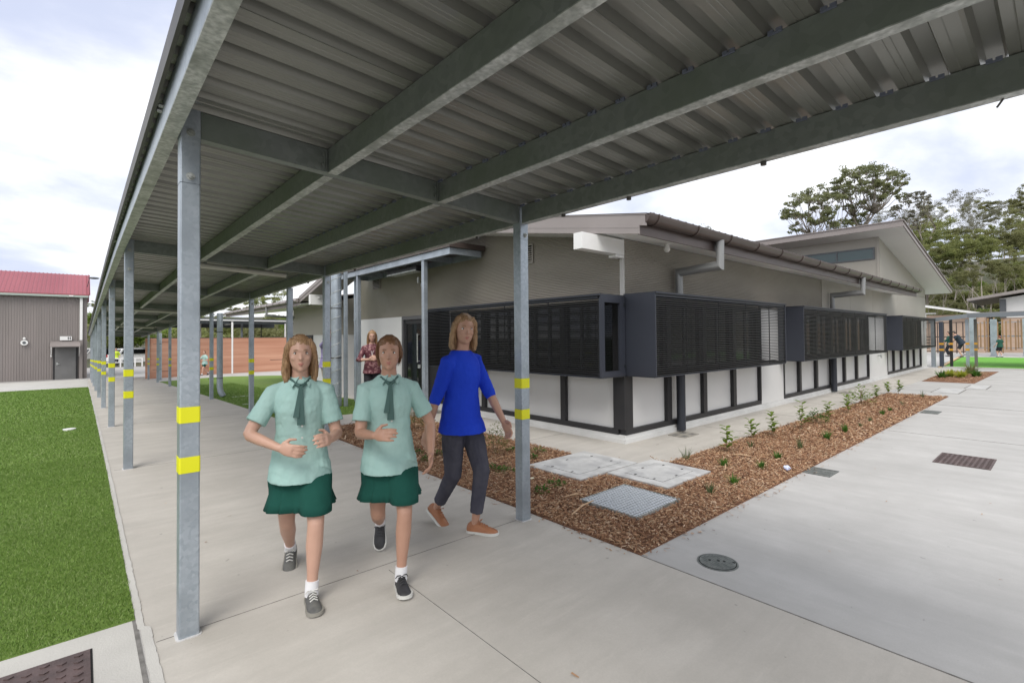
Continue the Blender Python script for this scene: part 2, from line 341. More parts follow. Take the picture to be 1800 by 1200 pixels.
# sawn joints, each a thin recessed-looking dark filler strip
m = MB()
def strip(x0, x1, y0, y1, wdt=0.004, off=0.0055):
    if abs(x1-x0) > abs(y1-y0):
        n = 8
        for i in range(n):
            a = x0+(x1-x0)*i/n; b = x0+(x1-x0)*(i+1)/n; ya = y0+(y1-y0)*i/n; m.box(min(a, b), max(a, b), ya, ya+wdt, ground(ya)-0.01, ground(ya)+off)
    else:
        ys = [y0+(y1-y0)*i/12 for i in range(13)]
        for a, b in zip(ys[:-1], ys[1:]): m.bar((x0, a, ground(a)), (x0, b, ground(b)), -wdt/2, wdt/2, -0.01, off)
for yy in (3.02, 7.3, 11.6, 15.9, 20.2, 24.5, 28.8, -1.3): strip(0.285, 2.86, yy, yy)
strip(2.872, 2.872, -9, 1.96, 0.008, 0.006)
strip(1.5, 1.5, 2.94, -9, 0.003)
strip(0.218, 0.218, -2, 3.335, 0.018, 0.0055)
for xx in (9.4, 13.5, 17.6, 21.7): strip(xx, xx, -9, 1.9, 0.004, 0.003)
strip(5.66, 28, -0.9, -0.9, 0.006, 0.003)
for xx in (7.7, 9.8, 11.9, 14, 16.1, 18.2, 20.3, 22.4, 24.5): strip(xx, xx, 3.2, 4.0, 0.006, 0.0065)
for yy in (5.2, 7.3): strip(4.74, 5.6, yy, yy, 0.006, 0.0065)
tag(m.build('pavement_joints', joint_m), kind='structure')
# turf
m = MB(); sheet(m, -6, 0.222, 3.335, 28.2, 0.0065, 0.03); tag(m.build('lawn', turf_m), kind='structure')
m2 = MB(); sheet(m2, 2.87, 5.35, 9.7, 14.05, 0.0065, 0.03); sheet(m2, 2.87, 4.9, 14.05, 18.6, 0.0065, 0.03)
ln_ = [(18.6, 2.87, 8.2), (22, 2.87, 9.0), (26, 2.87, 9.9), (29.6, 2.87, 8.1), (31.5, 5.3, 6.5)]
for (ya, a0, a1), (yb, b0, b1) in zip(ln_[:-1], ln_[1:]):
    m2.hexa([(a0, ya, ground(ya)-0.03), (a1, ya, ground(ya)-0.03), (b1, yb, ground(yb)-0.03), (b0, yb, ground(yb)-0.03), (a0, ya, ground(ya)+0.0065), (a1, ya, ground(ya)+0.0065), (b1, yb, ground(yb)+0.0065), (b0, yb, ground(yb)+0.0065)])
tag(m2.build('lawn.001', turf_m), kind='structure')
m = MB(); m.box(3.28, 3.78, 16.1, 16.16, ground(16.1)-0.01, ground(16.1)+0.012); m.box(3.0, 3.35, 13.55, 13.6, ground(13.6)-0.01, ground(13.6)+0.012)
tag(m.build('court_line', white_t), kind='structure')
m = MB(); m.prism([(-0.157+0.09*cos(t*pi/10), 11.7+0.09*sin(t*pi/10)) for t in range(20)], ground(11.7)-0.01, ground(11.7)+0.03)
tag(m.build('sprinkler_cap', white_t), 'flat white round cap lying in the turf left of the walkway', 'cap')
# bright turf far right
m = MB(); m.prism([(28.3, 3.72), (28.5, -14), (41.9, -14), (41.3, 4.5)], -0.03, 0.012); tag(m.build('lawn.002', turf_r), kind='structure')
m = MB(); m.prism([(28.0, 3.86), (28.0, 3.75), (41.3, 4.6), (41.3, 4.72)], -0.03, 0.02); tag(m.build('kerb.001', mat('tan_kerb', (0.5, 0.36, 0.2), None, rough=0.8)), kind='structure')
m = MB(); m.prism([(28.0, 12), (28.0, 3.88), (41.3, 4.74), (60, 5), (60, -14), (42.0, -14), (41.6, 4.4), (60, 14)], -0.04, 0.004)
m = MB(); m.prism([(27.5, 3.9), (41.3, 4.74), (60, 5.6), (60, 14), (27.5, 14)], -0.05, 0.004); m.prism([(41.32, 4.6), (41.92, -14), (60, -14), (60, 5.5)], -0.05, 0.003)
tag(m.build('pavement.001', conc2), kind='structure')
m = MB(); m.box(28.02, 28.28, -14, 3.7, -0.02, 0.05); tag(m.build('kerb.002', conc_pale), kind='structure')
m = MB(); sheet(m, 5, 60, 26, 34, 0.004, 0.02)
# far road and car park
m = MB(); sheet(m, -30, 2.4, 38.5, 44.9, 0.006, 0.03); m.box(-40, 40, 46, 64, ground(50)-0.05, ground(50)+0.02); tag(m.build('road', mat('road', (0.30, 0.29, 0.28), (0.36, 0.35, 0.34), 0.6, 0.9)), kind='structure')
# ------------------------------------------------------------------ garden beds and mulch
m = MB(); m.prism([(2.88, 1.97), (15.35, 1.94), (15.1, 3.08), (4.71, 3.17), (4.71, 8.33), (2.88, 8.33)], -0.05, 0.006)
tag(m.build('garden_bed', soil), kind='structure')
m = MB(); m.prism([(19.8, 1.92), (26.4, 1.86), (25.4, 3.25), (19.75, 3.12)], -0.05, 0.006); tag(m.build('garden_bed.001', soil), kind='structure')
chipc = [(0.38, 0.21, 0.115), (0.28, 0.14, 0.075), (0.45, 0.27, 0.155), (0.54, 0.37, 0.23), (0.13, 0.06, 0.035), (0.64, 0.47, 0.33)]
chipm = [mat('bark_chip_%s' % n, c, tuple(v*0.8 for v in c), 60, 0.9) for n, c in zip(('tan', 'brown', 'amber', 'straw', 'dark', 'pale'), chipc)]
def chips(regions, name, label):
    V = []; Fq = []; MI = []
    for (x0, x1, y0, y1, dens) in regions:
        n = int((x1-x0)*(y1-y0)*dens)
        px = rng.uniform(x0, x1, n); py = rng.uniform(y0, y1, n)
        keep = ~(((px > 3.83) & (px < 4.92) & (py > 3.33) & (py < 4.2)) | ((px > 4.24) & (px < 5.19) & (py > 2.58) & (py < 3.4)) | ((px > 3.36) & (px < 4.08) & (py > 2.33) & (py < 2.97)))
        px = px[keep]; py = py[keep]; n = len(px)
        big = rng.random(n) < 0.12
        ln = np.where(big, rng.uniform(0.035, 0.08, n), rng.uniform(0.014, 0.04, n))*(1 if dens > 1500 else 1.5)
        wd = rng.uniform(0.004, 0.012, n)*(1 if dens > 1500 else 1.6); th = rng.uniform(0.0015, 0.004, n)
        a = rng.uniform(0, 2*pi, n); tilt = rng.normal(0, 0.35, n); rl = rng.normal(0, 0.5, n)
        pz = 0.006+rng.uniform(0.0, 0.022, n)+0.012*np.abs(np.sin(px*5.1)*np.cos(py*6.3))
        ux = np.stack([np.cos(a)*np.cos(tilt), np.sin(a)*np.cos(tilt), np.sin(tilt)], 1)
        vx = np.stack([-np.sin(a)*np.cos(rl), np.cos(a)*np.cos(rl), np.sin(rl)], 1)
        wx = np.cross(ux, vx)
        c = np.stack([px, py, pz], 1)
        crn = []
        for (su, sv, sw) in [(-1, -1, -1), (1, -0.6, -1), (1, 0.7, -1), (-1, 1, -1), (-1, -0.8, 1), (1, -0.5, 1), (1, 0.6, 1), (-1, 0.8, 1)]:
            crn.append(c+ux*(su*ln/2)[:, None]+vx*(sv*wd/2)[:, None]+wx*(sw*th/2)[:, None])
        v = np.stack(crn, 1).reshape(-1, 3)
        base = (np.arange(n)*8)[:, None, None]+len(V)*0
        q = np.array([(4, 5, 6, 7), (0, 1, 5, 4), (1, 2, 6, 5), (2, 3, 7, 6), (3, 0, 4, 7)])
        off = sum(len(x) for x in V)
        f = (base+q[None]+off).reshape(-1)
        V.append(v); Fq.append(f); MI.append(np.repeat(rng.choice(6, n, p=[0.26, 0.22, 0.2, 0.15, 0.09, 0.08]), 5))
    ob = npmesh(name, np.concatenate(V), np.concatenate(Fq), 4, chipm, np.concatenate(MI))
    tag(ob, label, 'bark mulch', kind='stuff')
chips([(2.878, 5.2, 1.965, 3.4, 4200), (2.878, 4.70, 3.4, 5.2, 3200), (2.88, 4.70, 5.2, 8.3, 1500), (5.2, 8, 1.955, 3.15, 2800), (8, 11, 1.95, 3.12, 1500), (11, 15.2, 1.94, 3.07, 900), (20, 25.5, 1.95, 3.1, 260)],
      'bark_mulch', 'reddish brown bark mulch covering the garden beds')
# a few stray chips and leaf bits lying on the paving
V = []; rs_ = np.random.default_rng(77); spots_ = [(rs_.uniform(2.78, 2.87), rs_.uniform(2.0, 7.5)) for _ in range(150)]+[(rs_.uniform(2.9, 13), 1.955-abs(rs_.normal(0, .05))) for _ in range(230)]+[(rs_.uniform(5, 14), 3.18+abs(rs_.normal(0, .06))) for _ in range(150)]+[(rs_.uniform(.4, 9), rs_.uniform(-1.5, 9)) for _ in range(110)]
spots_ = [(a, b) for a, b in spots_ if not (a > 2.87 and 1.97 < b < 8.3 and (b < 3.17 or a < 4.7)) and not (a > 5.6 and b > 4.05)]
for (a, b) in spots_:
    l_, w_, an = rs_.uniform(.006, .022), rs_.uniform(.002, .006), rs_.uniform(0, 6.28); z = ground(b)+0.009; u = np.array([cos(an), sin(an), rs_.uniform(-.15, .15)])*l_; v_ = np.array([-sin(an), cos(an), 0])*w_; c = np.array([a, b, z])
    V += [c-u-v_, c+u-v_*.6, c+u+v_*.7, c-u+v_]
tag(npmesh('stray_chips', np.array(V), np.arange(len(V)), 4, chipm, rs_.integers(0, 6, len(V)//4)), 'stray bark chips and leaf bits scattered on the paving', 'leaf litter', kind='stuff')
m = MB()
for (x, y, a, l) in [(3.05, 2.75, 0.25, 0.42), (3.35, 3.1, -0.5, 0.22), (5.35, 2.55, 0.35, 0.28), (3.6, 4.15, -0.3, 0.3), (6.1, 2.6, 2.0, 0.2)]:
    d = Vector((cos(a), sin(a), 0)); p = Vector((x, y, 0.03)); m.tube([p, p+d*l*0.5+Vector((0, 0.01, 0.012)), p+d*l], [0.006, 0.009, 0.004], 6)
tag(m.build('bark_stick', chipm[3]), 'long pale strips of bark lying on the mulch in front of the pits', 'bark strips', kind='stuff')
# turf blades
def blades(regions, name, label):
    V = []; MI = []
    for (poly, dens, hmin, hmax, wd) in regions:
        x0, x1, y0, y1 = poly; n = int((x1-x0)*(y1-y0)*dens)
        px = rng.uniform(x0, x1, n); py = rng.uniform(y0, y1, n); a = rng.uniform(0, 2*pi, n)
        h = rng.uniform(hmin, hmax, n); b = rng.uniform(0, 2*pi, n); lean = rng.uniform(0.1, 0.9, n)*h
        z = np.interp(py, [7.3, 11.6, 15.9, 33.0, 45.0], [0, -0.075, -0.175, -0.64, -0.95])+0.005
        ca = np.cos(a)*wd/2; sa = np.sin(a)*wd/2
        p0 = np.stack([px-ca, py-sa, z], 1); p1 = np.stack([px+ca, py+sa, z], 1); p2 = np.stack([px+np.cos(b)*lean, py+np.sin(b)*lean, z+h*0.8], 1)
        V.append(np.stack([p0, p1, p2], 1).reshape(-1, 3)); MI.append(rng.choice(4, n, p=[0.4, 0.3, 0.2, 0.1]))
    V = np.concatenate(V)
    gm = [mat('turf_blade_%s' % k, c, None, rough=0.6, spec=0.25, transl=0.15) for k, c in (('mid', (0.155, 0.26, 0.05)), ('deep', (0.10, 0.185, 0.032)), ('light', (0.22, 0.335, 0.08)), ('dry', (0.31, 0.385, 0.16)))]
    ob = npmesh(name, V, np.arange(len(V)), 3, gm, np.concatenate(MI)); tag(ob, label, 'artificial grass', kind='stuff')
blades([((-0.75, 0.222, 3.34, 5.5), 26000, 0.012, 0.026, 0.0035), ((-1.1, 0.222, 5.5, 8.5), 11000, 0.014, 0.03, 0.005), ((-1.7, 0.222, 8.5, 14), 3200, 0.016, 0.032, 0.009), ((-3.5, -0.75, 3.34, 8.5), 1500, 0.014, 0.03, 0.006), ((-2.7, 0.222, 14, 28), 900, 0.02, 0.035, 0.02)],
       'turf_blades', 'short bright green artificial turf beside the walkway')
blades([((2.88, 5.3, 9.72, 14), 3500, 0.014, 0.028, 0.008), ((2.88, 4.9, 14.05, 24), 900, 0.02, 0.035, 0.018)], 'turf_blades.001', 'green artificial turf of the inner court')
# ------------------------------------------------------------------ pit lids, grates, drains
def lid_pit(x0, x1, y0, y1, label):
    t = thing('concrete_pit', ((x0+x1)/2, (y0+y1)/2, 0), label, 'pit cover', 'concrete pits in the mulch')
    m = MB(); h = 0.024; i = 0.13
    m.box(x0, x1, y0, y0+i, -0.02, h); m.box(x0, x1, y1-i, y1, -0.02, h); m.box(x0, x0+i, y0+i, y1-i, -0.02, h-0.0005); m.box(x1-i, x1, y0+i, y1-i, -0.02, h-0.0005)
    m.build('surround', conc_lid, t)
    m = MB(); m.box(x0+i, x1-i, y0+i, y1-i, -0.01, h-0.012); m.build('gap', joint_m, t)
    m = MB(); g = 0.009; m.box(x0+i+g, x1-i-g, y0+i+g, y1-i-g, 0, h+0.002); m.build('lid', conc_lid, t)
    for (cx_, cy_) in [(x0+i+0.03, y0+i+0.12), (x0+i+0.03, y1-i-0.12), (x1-i-0.03, y0+i+0.12), (x1-i-0.03, y1-i-0.12), ((x0+x1)/2, y0+i+0.03), ((x0+x1)/2, y1-i-0.03)]:
        m = MB(); m.box(cx_-0.018, cx_+0.018, cy_-0.008, cy_+0.008, h, h+0.004)
        m.build('lifting_slot', black_hole, t)
lid_pit(3.87, 4.88, 3.37, 4.17, 'square concrete pit lid beside the galvanised post, farther and left of the pair')
lid_pit(4.285, 5.15, 2.615, 3.345, 'square concrete pit lid nearer the building corner path, right of the pair')
t = thing('steel_grate', (3.72, 2.65, 0), 'galvanised steel mesh grate set in the mulch in front of the concrete pits', 'grate')
x0, x1, y0, y1 = 3.385, 4.055, 2.35, 2.955
m = MB(); m.box(x0, x1, y0, y1, -0.03, 0.002); m.build('pit_bottom', mat('grate_shadow', (0.02, 0.022, 0.025), None, rough=0.9), t)
m = MB()
for (a, b, c, d) in ((x0, x1, y0, y0+0.006), (x0, x1, y1-0.006, y1), (x0, x0+0.006, y0+0.006, y1-0.006), (x1-0.006, x1, y0+0.006, y1-0.006)): m.box(a, b, c, d, -0.02, 0.034)
m.build('frame', galv_lip, t)
m = MB(); k = 19
for i in range(1, k): xx = x0+(x1-x0)*i/k; m.box(xx-0.0062, xx+0.0062, y0+0.007, y1-0.007, 0.016, 0.031)
for i in range(1, 15): yy = y0+(y1-y0)*i/15; m.box(x0+0.007, x1-0.007, yy-0.0058, yy+0.0058, 0.018, 0.029)
m.build('bars', mat('grate_steel', (0.62, 0.66, 0.70), (0.7, 0.74, 0.78), 30, 0.45, 0.3), t)
def barred(x0, x1, y0, y1, z, name, label, cat, m_, nx, ny, group=None):
    t = thing(name, ((x0+x1)/2, (y0+y1)/2, 0), label, cat, group)
    m = MB(); m.box(x0, x1, y0, y1, z-0.02, z+0.002); m.build('recess', black_hole if nx > 3 else joint_m, t)
    m = MB(); e = 0.018
    m.box(x0, x1, y0, y0+e, z, z+0.007); m.box(x0, x1, y1-e, y1, z, z+0.007); m.box(x0, x0+e, y0+e, y1-e, z, z+0.007); m.box(x1-e, x1, y0+e, y1-e, z, z+0.007); m.build('frame', m_, t)
    m = MB(); w_ = (x1-x0-2*e)/nx; h_ = (y1-y0-2*e)/ny
    for i in range(1, nx): xx = x0+e+i*w_; m.box(xx-w_*0.22, xx+w_*0.22, y0+e, y1-e, z+0.002, z+0.006)
    for i in range(1, ny): yy = y0+e+i*h_; m.box(x0+e, x1-e, yy-h_*0.22, yy+h_*0.22, z+0.002, z+0.0055)
    m.build('grating', m_, t); return t
barred(7.46, 8.12, 0.61, 1.10, 0.0, 'drain_grate', 'brown cast iron drain grate out in the courtyard paving', 'drain', brown_iron, 18, 10)
barred(5.90, 6.22, 1.70, 1.955, 0.0, 'drain_grate', 'small grey slotted drain touching the near edge of the long mulch bed', 'drain', cast_iron, 3, 14, 'small grey drains by the mulch bed')
barred(11.9, 12.35, 1.66, 1.92, 0.0, 'drain_grate', 'small grey slotted drain farther along the edge of the long mulch bed', 'drain', cast_iron, 3, 14, 'small grey drains by the mulch bed')
barred(6.62, 7.02, 3.74, 4.02, 0.006, 'drain_grate', 'square drain grate in the path under the first dark downpipe', 'drain', mat('drain_tan', (0.30, 0.28, 0.24), None, rough=0.7), 2, 2, 'drains under the downpipes')
barred(14.3, 14.85, 3.7, 3.92, 0.006, 'drain_grate', 'square drain grate in the path under the second dark downpipe', 'drain', mat('drain_tan', (0.30, 0.28, 0.24)), 2, 2, 'drains under the downpipes')
for i, (x0, x1, y0, y1, lb) in enumerate([(16.2, 17.6, 1.85, 2.4, 'flat concrete lid in the paving between the two mulch beds'), (17.9, 19.2, 1.5, 1.95, 'smaller flat lid in the paving close to the far mulch bed')]):
    t = thing('flat_lid', ((x0+x1)/2, (y0+y1)/2, 0), lb, 'pit cover', 'flat lids in the courtyard paving')
    MB().box(x0, x1, y0, y1, -0.01, 0.003).build('frame', joint_m, t); MB().box(x0+0.03, x1-0.03, y0+0.03, y1-0.03, -0.01, 0.006).build('lid', conc_lid, t)
t = thing('round_cover', (3.167, 1.572, 0), 'round grey cast iron inspection cover in the paving near the bed corner', 'manhole cover')
def disc(m, x, y, r, z0, z1, n=36): m.prism([(x+r*cos(2*pi*i/n), y+r*sin(2*pi*i/n)) for i in range(n)], z0, z1)
m = MB(); disc(m, 3.167, 1.572, 0.128, -0.01, 0.003); m.build('rim', cast_iron, t)
m = MB(); disc(m, 3.167, 1.572, 0.118, -0.01, 0.0042); m.build('gap', black_hole, t)
m = MB(); disc(m, 3.167, 1.572, 0.112, -0.01, 0.0062)
for i in range(-6, 7):
    for j in range(-6, 7):
        x = i*0.016; y = j*0.016
        if x*x+y*y < 0.098**2: m.box(3.167+x-0.005, 3.167+x+0.005, 1.572+y-0.005, 1.572+y+0.005, 0.0062, 0.0078)
m.build('lid', cast_iron, t)
m = MB()
for (a, b) in ((-0.02, 0.045), (0.012, 0.0), (0.03, -0.03), (0.06, -0.08)): disc(m, 3.167+a, 1.572+b, 0.009, 0.006, 0.0086, 10)
m.build('key_hole', black_hole, t)
# red brown diamond plate pit, bottom left
t = thing('checker_plate_cover', (-0.2, 3.0, 0), 'brown diamond pattern steel cover in the concrete at the turf corner', 'pit cover')
m = MB(); m.box(-0.75, 0.046, 2.45, 3.17, -0.01, 0.007); m.build('gap', black_hole, t)
m = MB(); m.box(-0.742, 0.038, 2.455, 3.163, 0, 0.0105); 
for i in range(13):
    for j in range(12):
        x = -0.70+i*0.058; y = 2.49+j*0.058+(0.029 if i % 2 else 0)
        if y < 3.14 and x < 0.02: m.prism([(x-0.017, y), (x, y-0.012), (x+0.017, y), (x, y+0.012)], 0.0105, 0.0155)
m.build('plate', brown_iron, t)
# crumpled paper
m = MB(); m.sphere((0, 0, 0), (0.04, 0.035, 0.028), 12, 8)
rv = random.Random(3); m.v = [(5.78+x*rv.uniform(0.5, 1.3), 2.07+y*rv.uniform(0.5, 1.3), 0.05+z*rv.uniform(0.5, 1.3)) for x, y, z in m.v]
tag(m.build('crumpled_paper', mat('pale_blue_paper', (0.6, 0.65, 0.85), None, rough=0.7)), 'crumpled pale blue paper on the mulch edge', 'litter')
m = MB(); m.sphere((3.52, 3.72, 0.035), (0.03, 0.018, 0.008), 10, 6); tag(m.build('wood_scrap', mat('pale_wood', (0.7, 0.66, 0.5), None, rough=0.8)), 'single pale wood scrap on the mulch behind the post', 'wood scrap')

# ================================================================== THE COVERED WALKWAY
def wz(X, Y): return 2.685-0.0495*(X-0.44)+ground(Y)       # underside of roof sheeting
FY = [3.0+4.3*k for k in range(-1, 9)]
walk = thing('covered_walkway', (1.57, 3.0, 0), 'long galvanised steel covered walkway with ribbed metal roof and yellow banded posts', 'covered walkway')
def rrect(cx_, cy_, a, r=0.007, n=2):
    pts = []
    for (sx, sy, st) in ((1, 1, 0), (-1, 1, 90), (-1, -1, 180), (1, -1, 270)):
        for k in range(n+1):
            t_ = radians(st+90*k/n); pts.append((cx_+sx*(a-r)+r*cos(t_), cy_+sy*(a-r)+r*sin(t_)))
    return pts
def post(parent, x, y, ztop, zbot=None, a=0.0445, bands=True, name='post', m_=None, split=True, bm=None):
    zb = ground(y) if zbot is None else zbot
    m = MB()
    if split:
        m.prism(rrect(x, y, a), zb-0.05, zb+2.297); m.prism(rrect(x, y, a-0.003), zb+2.29, zb+2.303); m.prism(rrect(x, y, a+0.0005), zb+2.301, ztop)
    else: m.prism(rrect(x, y, a), zb-0.05, ztop)
    p = m.build(name, m_ or galv, parent)
    if bands:
        for z in (0.828, 1.08):
            b = MB(); b.prism(rrect(x, y, a+0.0022, 0.008), zb+z, zb+z+0.08); b.build('yellow_band', bm or yellow, p)
    return p
for k, fy in enumerate(FY):
    for s, X in ((0, 0.4145), (1, 2.735)):
        if s == 1 and fy > 34: continue
        zt = wz(X, fy)-0.003
        p = post(walk, X, fy, zt)
        zb = ground(fy)
        if k >= 1 and k < 6:
            for z in ((2.335, 2.56) if s == 0 else (2.335, 2.53)):
                for (dx, dy) in ((0, -1),):
                    b = MB(); c = Vector((X+(0.0 if s == 0 else 0.01), fy-0.0445, zb+z)); b.tube([c, c+Vector((0, -0.004, 0))], 0.020, 14); b.tube([c, c+Vector((0, -0.016, 0))], 0.013, 6); b.tube([c, c+Vector((0, -0.022, 0))], 0.006, 8); b.build('bolt', galv_lip, p)
            b = MB(); rr = rrect(X, fy, 0.056, 0.02); b.prism(rr, zb-0.01, zb+0.0085); b.build('grout_pad', mat('grout', (0.60, 0.60, 0.60), (0.5, 0.5, 0.5), 20, 0.9), p)
MB().prism(rrect(2.7355, 9.02, 0.0445), ground(9)-0.05, wz(2.735, 9.0)-0.15).build('post', galv, walk)
def channel(mb, p0, p1, side, depth=0.15, fl=0.06, t_=0.006, ztop0=0.0):
    """C channel: web on the line p0-p1, flanges to +side (bar side sign), top at given z"""
    a, b = (0, t_) if side > 0 else (-t_, 0)
    mb.bar(p0, p1, a, b, -depth+0.0, -0.002)
    a, b = (t_, fl) if side > 0 else (-fl, -t_)
    mb.bar(p0, p1, a, b, -depth, -depth+t_+0.002); mb.bar(p0, p1, a, b, -0.010, -0.003)
# cross rafters at each frame; direction +X so that side>0 is -Y, flanges run to +Y (side<0)
for k, fy in enumerate(FY):
    y = fy-0.035
    m = MB(); xs = 0.461; xe = 2.688
    channel(m, (xs, y, wz(xs, fy)), (xe, y, wz(xe, fy)), -1, 0.142, 0.065)
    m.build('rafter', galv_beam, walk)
    m = MB()
    for X in (1.12, 1.91):
        z = wz(X, fy)
        m.box(X-0.014, X-0.004, y-0.012, y-0.0005, z-0.14, z-0.008); m.tube([(X-0.03, y-0.003, z-0.045), (X-0.03, y-0.014, z-0.045)], 0.010, 6); m.tube([(X-0.03, y-0.003, z-0.105), (X-0.03, y-0.014, z-0.105)], 0.010, 6)
    if k < 6: m.build('cleat', galv_beam, walk)
# longitudinal beams: direction +Y so side>0 is +X
for (X, nm, s0, s1) in ((1.12, 'purlin', 1, 0), (1.91, 'purlin', 1, 0), (2.700, 'edge_beam', 1, 0)):
    for k in range(len(FY)-1):
        ya = FY[k]+(0.032 if X < 2.5 else 0.05); yb = FY[k+1]-(0.037 if X < 2.5 else 0.05)
        m = MB(); m.bar((X, ya, wz(X, ya)), (X, yb, wz(X, yb)), 0, 0.005, -0.142, -0.003); m.bar((X, ya, wz(X, ya)), (X, yb, wz(X, yb)), 0.005, 0.05, -0.011, -0.004)
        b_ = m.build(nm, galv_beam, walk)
        m = MB(); m.bar((X, ya, wz(X, ya)), (X, yb, wz(X, yb)), -0.0015, 0.058, -0.1475, -0.1425); m.build('bottom_flange', galv_lip, b_)
for k in range(len(FY)-1):
    X = 0.297; ya = FY[k]+0.002; yb = FY[k+1]-0.002
    m = MB(); p0 = (X, ya, wz(X, ya)); p1 = (X, yb, wz(X, yb))
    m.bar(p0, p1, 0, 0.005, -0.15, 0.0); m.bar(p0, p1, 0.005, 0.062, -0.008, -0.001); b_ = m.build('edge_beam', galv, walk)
    m = MB(); m.bar(p0, p1, 0.0005, 0.068, -0.156, -0.1505); m.build('bottom_flange', galv_lip, b_)
for k in range(1, 8):
    fy = FY[k]; z = wz(0.297, fy)
    for dy in (-0.07, 0.0): m = MB(); m.tube([(0.299, fy+dy, z-0.04), (0.278, fy+dy, z-0.04)], 0.011, 6); m.build('bolt', galv_lip, walk)
# ribbed roof sheeting, ribs across the walkway
def roofprofile(y0, y1, pitch=0.1715, ph=0.18):
    pts = []; k = floor((y0-ph)/pitch)
    n = 0
    while ph+k*pitch < y1:
        y = ph+k*pitch
        seq = [(-0.040, 0.0), (-0.026, 0.038), (0.026, 0.038), (0.040, 0.0), (0.052, 0.0), (0.070, 0.0), (0.073, 0.002), (0.076, 0.0), (0.094, 0.0), (0.097, 0.002), (0.100, 0.0)]
        if k % 5 == 0: seq = [(-0.040, 0.0), (-0.026, 0.038), (0.026, 0.038), (0.040, 0.0), (0.0401, -0.003), (0.0405, -0.003), (0.0415, 0.0), (0.056, 0.003), (0.096, 0.003), (0.100, 0.0)]
        for (dy, dz) in seq:
            if y0 <= y+dy <= y1: pts.append((y+dy, dz))
        k += 1
    return pts
pr = roofprofile(-1.5, 37.5)
m = MB(); rows = []
for X in (0.268, 2.80):
    rows.append([(X, y, wz(X, y)+0.002+dz) for y, dz in pr])
n = len(pr)
top = [[(x, y, z+0.0012) for x, y, z in r] for r in rows]
m.add(rows[0]+rows[1]+top[0]+top[1], [(i+1, i, n+i, n+i+1) for i in range(n-1)]+[(2*n+i, 2*n+i+1, 3*n+i+1, 3*n+i) for i in range(n-1)])
m.build('roof_sheet', zinc, walk)
m = MB()
for k in range(len(FY)-1):
    ya = max(FY[k], -3); yb = FY[k+1]
    m.bar((0.268, ya, wz(0.268, ya)), (0.268, yb, wz(0.268, yb)), -0.012, 0.004, -0.045, 0.05)
    m.bar((0.268, ya, wz(0.268, ya)), (0.268, yb, wz(0.268, yb)), 0.004, 0.10, 0.036, 0.05)
m.build('edge_flashing', dark_edge, walk)
clip_m = mat('clip_steel', (0.18, 0.20, 0.27), None, rough=0.45, metal=0.4); cl0 = None; nclip = 0; rest = MB()
for k in range(0, 110):
    y = 0.18+0.1715*k
    for X in (2.693, 1.905):
        if y > 14 and X < 2: continue
        z = wz(X, y)
        if nclip < 96:
            if cl0 is None:
                c_ = MB(); c_.prism([(X-0.008, y-0.024), (X+0.002, y-0.024), (X+0.002, y+0.024), (X-0.008, y+0.024)], z-0.012, z-0.006); c_.box(X-0.008, X+0.002, y-0.024, y-0.004, z-0.006, z+0.004); c_.box(X-0.008, X+0.002, y+0.004, y+0.024, z-0.006, z+0.004)
                cl0 = c_.build('roof_clip', clip_m, walk); c0 = Vector((X, y, z))
            else:
                o = cl0.copy(); col.objects.link(o); o.location = Vector((X, y, z))-c0
        else: rest.box(X-0.008, X+0.002, y-0.024, y+0.024, z-0.012, z+0.004)
        nclip += 1
tag(rest.build('roof_clip', clip_m, walk), kind='stuff')
for y in (1.07, 1.93, 2.52, 3.6, 6.3, 8.1, 10.3): m = MB(); m.tube([(2.74, y, wz(2.74, y)-0.146), (2.74, y, wz(2.74, y)-0.165)], 0.016, 8); m.build('pipe_saddle', dark_edge, walk)
for y in (0.16,): m = MB(); m.tube([(2.74, y, wz(2.74, y)-0.146), (2.75, y+0.02, wz(2.74, y)-0.172)], 0.004, 6); m.build('pipe_saddle', dark_edge, walk)

# batten lights
for i, k in enumerate((2, 4, 6)):
    fy = FY[k]+0.12; x0, x1 = 1.0, 2.2
    t = thing('batten_light', (1.6, fy, wz(1.6, fy)-0.17), ['long grey batten light under the walkway rafter nearest the camera', 'batten light under the walkway roof, second from the camera', 'batten light under the walkway roof, farthest from the camera'][i], 'light fitting', 'batten lights under the walkway roof')
    m = MB(); m.tube([(x0, fy, wz(x0, fy)-0.185), (x1, fy, wz(x1, fy)-0.185)], 0.036, 16); m.build('diffuser', tube_m, t, smooth=True, auto=40)
    m = MB()
    for xx in (x0+0.2, x1-0.2): m.box(xx-0.02, xx+0.02, fy-0.02, fy+0.02, wz(xx, fy)-0.17, wz(xx, fy)-0.14)
    m.box(x0-0.01, x0+0.002, fy-0.038, fy+0.038, wz(x0, fy)-0.222, wz(x0, fy)-0.148); m.box(x1-0.002, x1+0.01, fy-0.038, fy+0.038, wz(x1, fy)-0.222, wz(x1, fy)-0.148)
    m.build('end_cap', galv_beam, t)
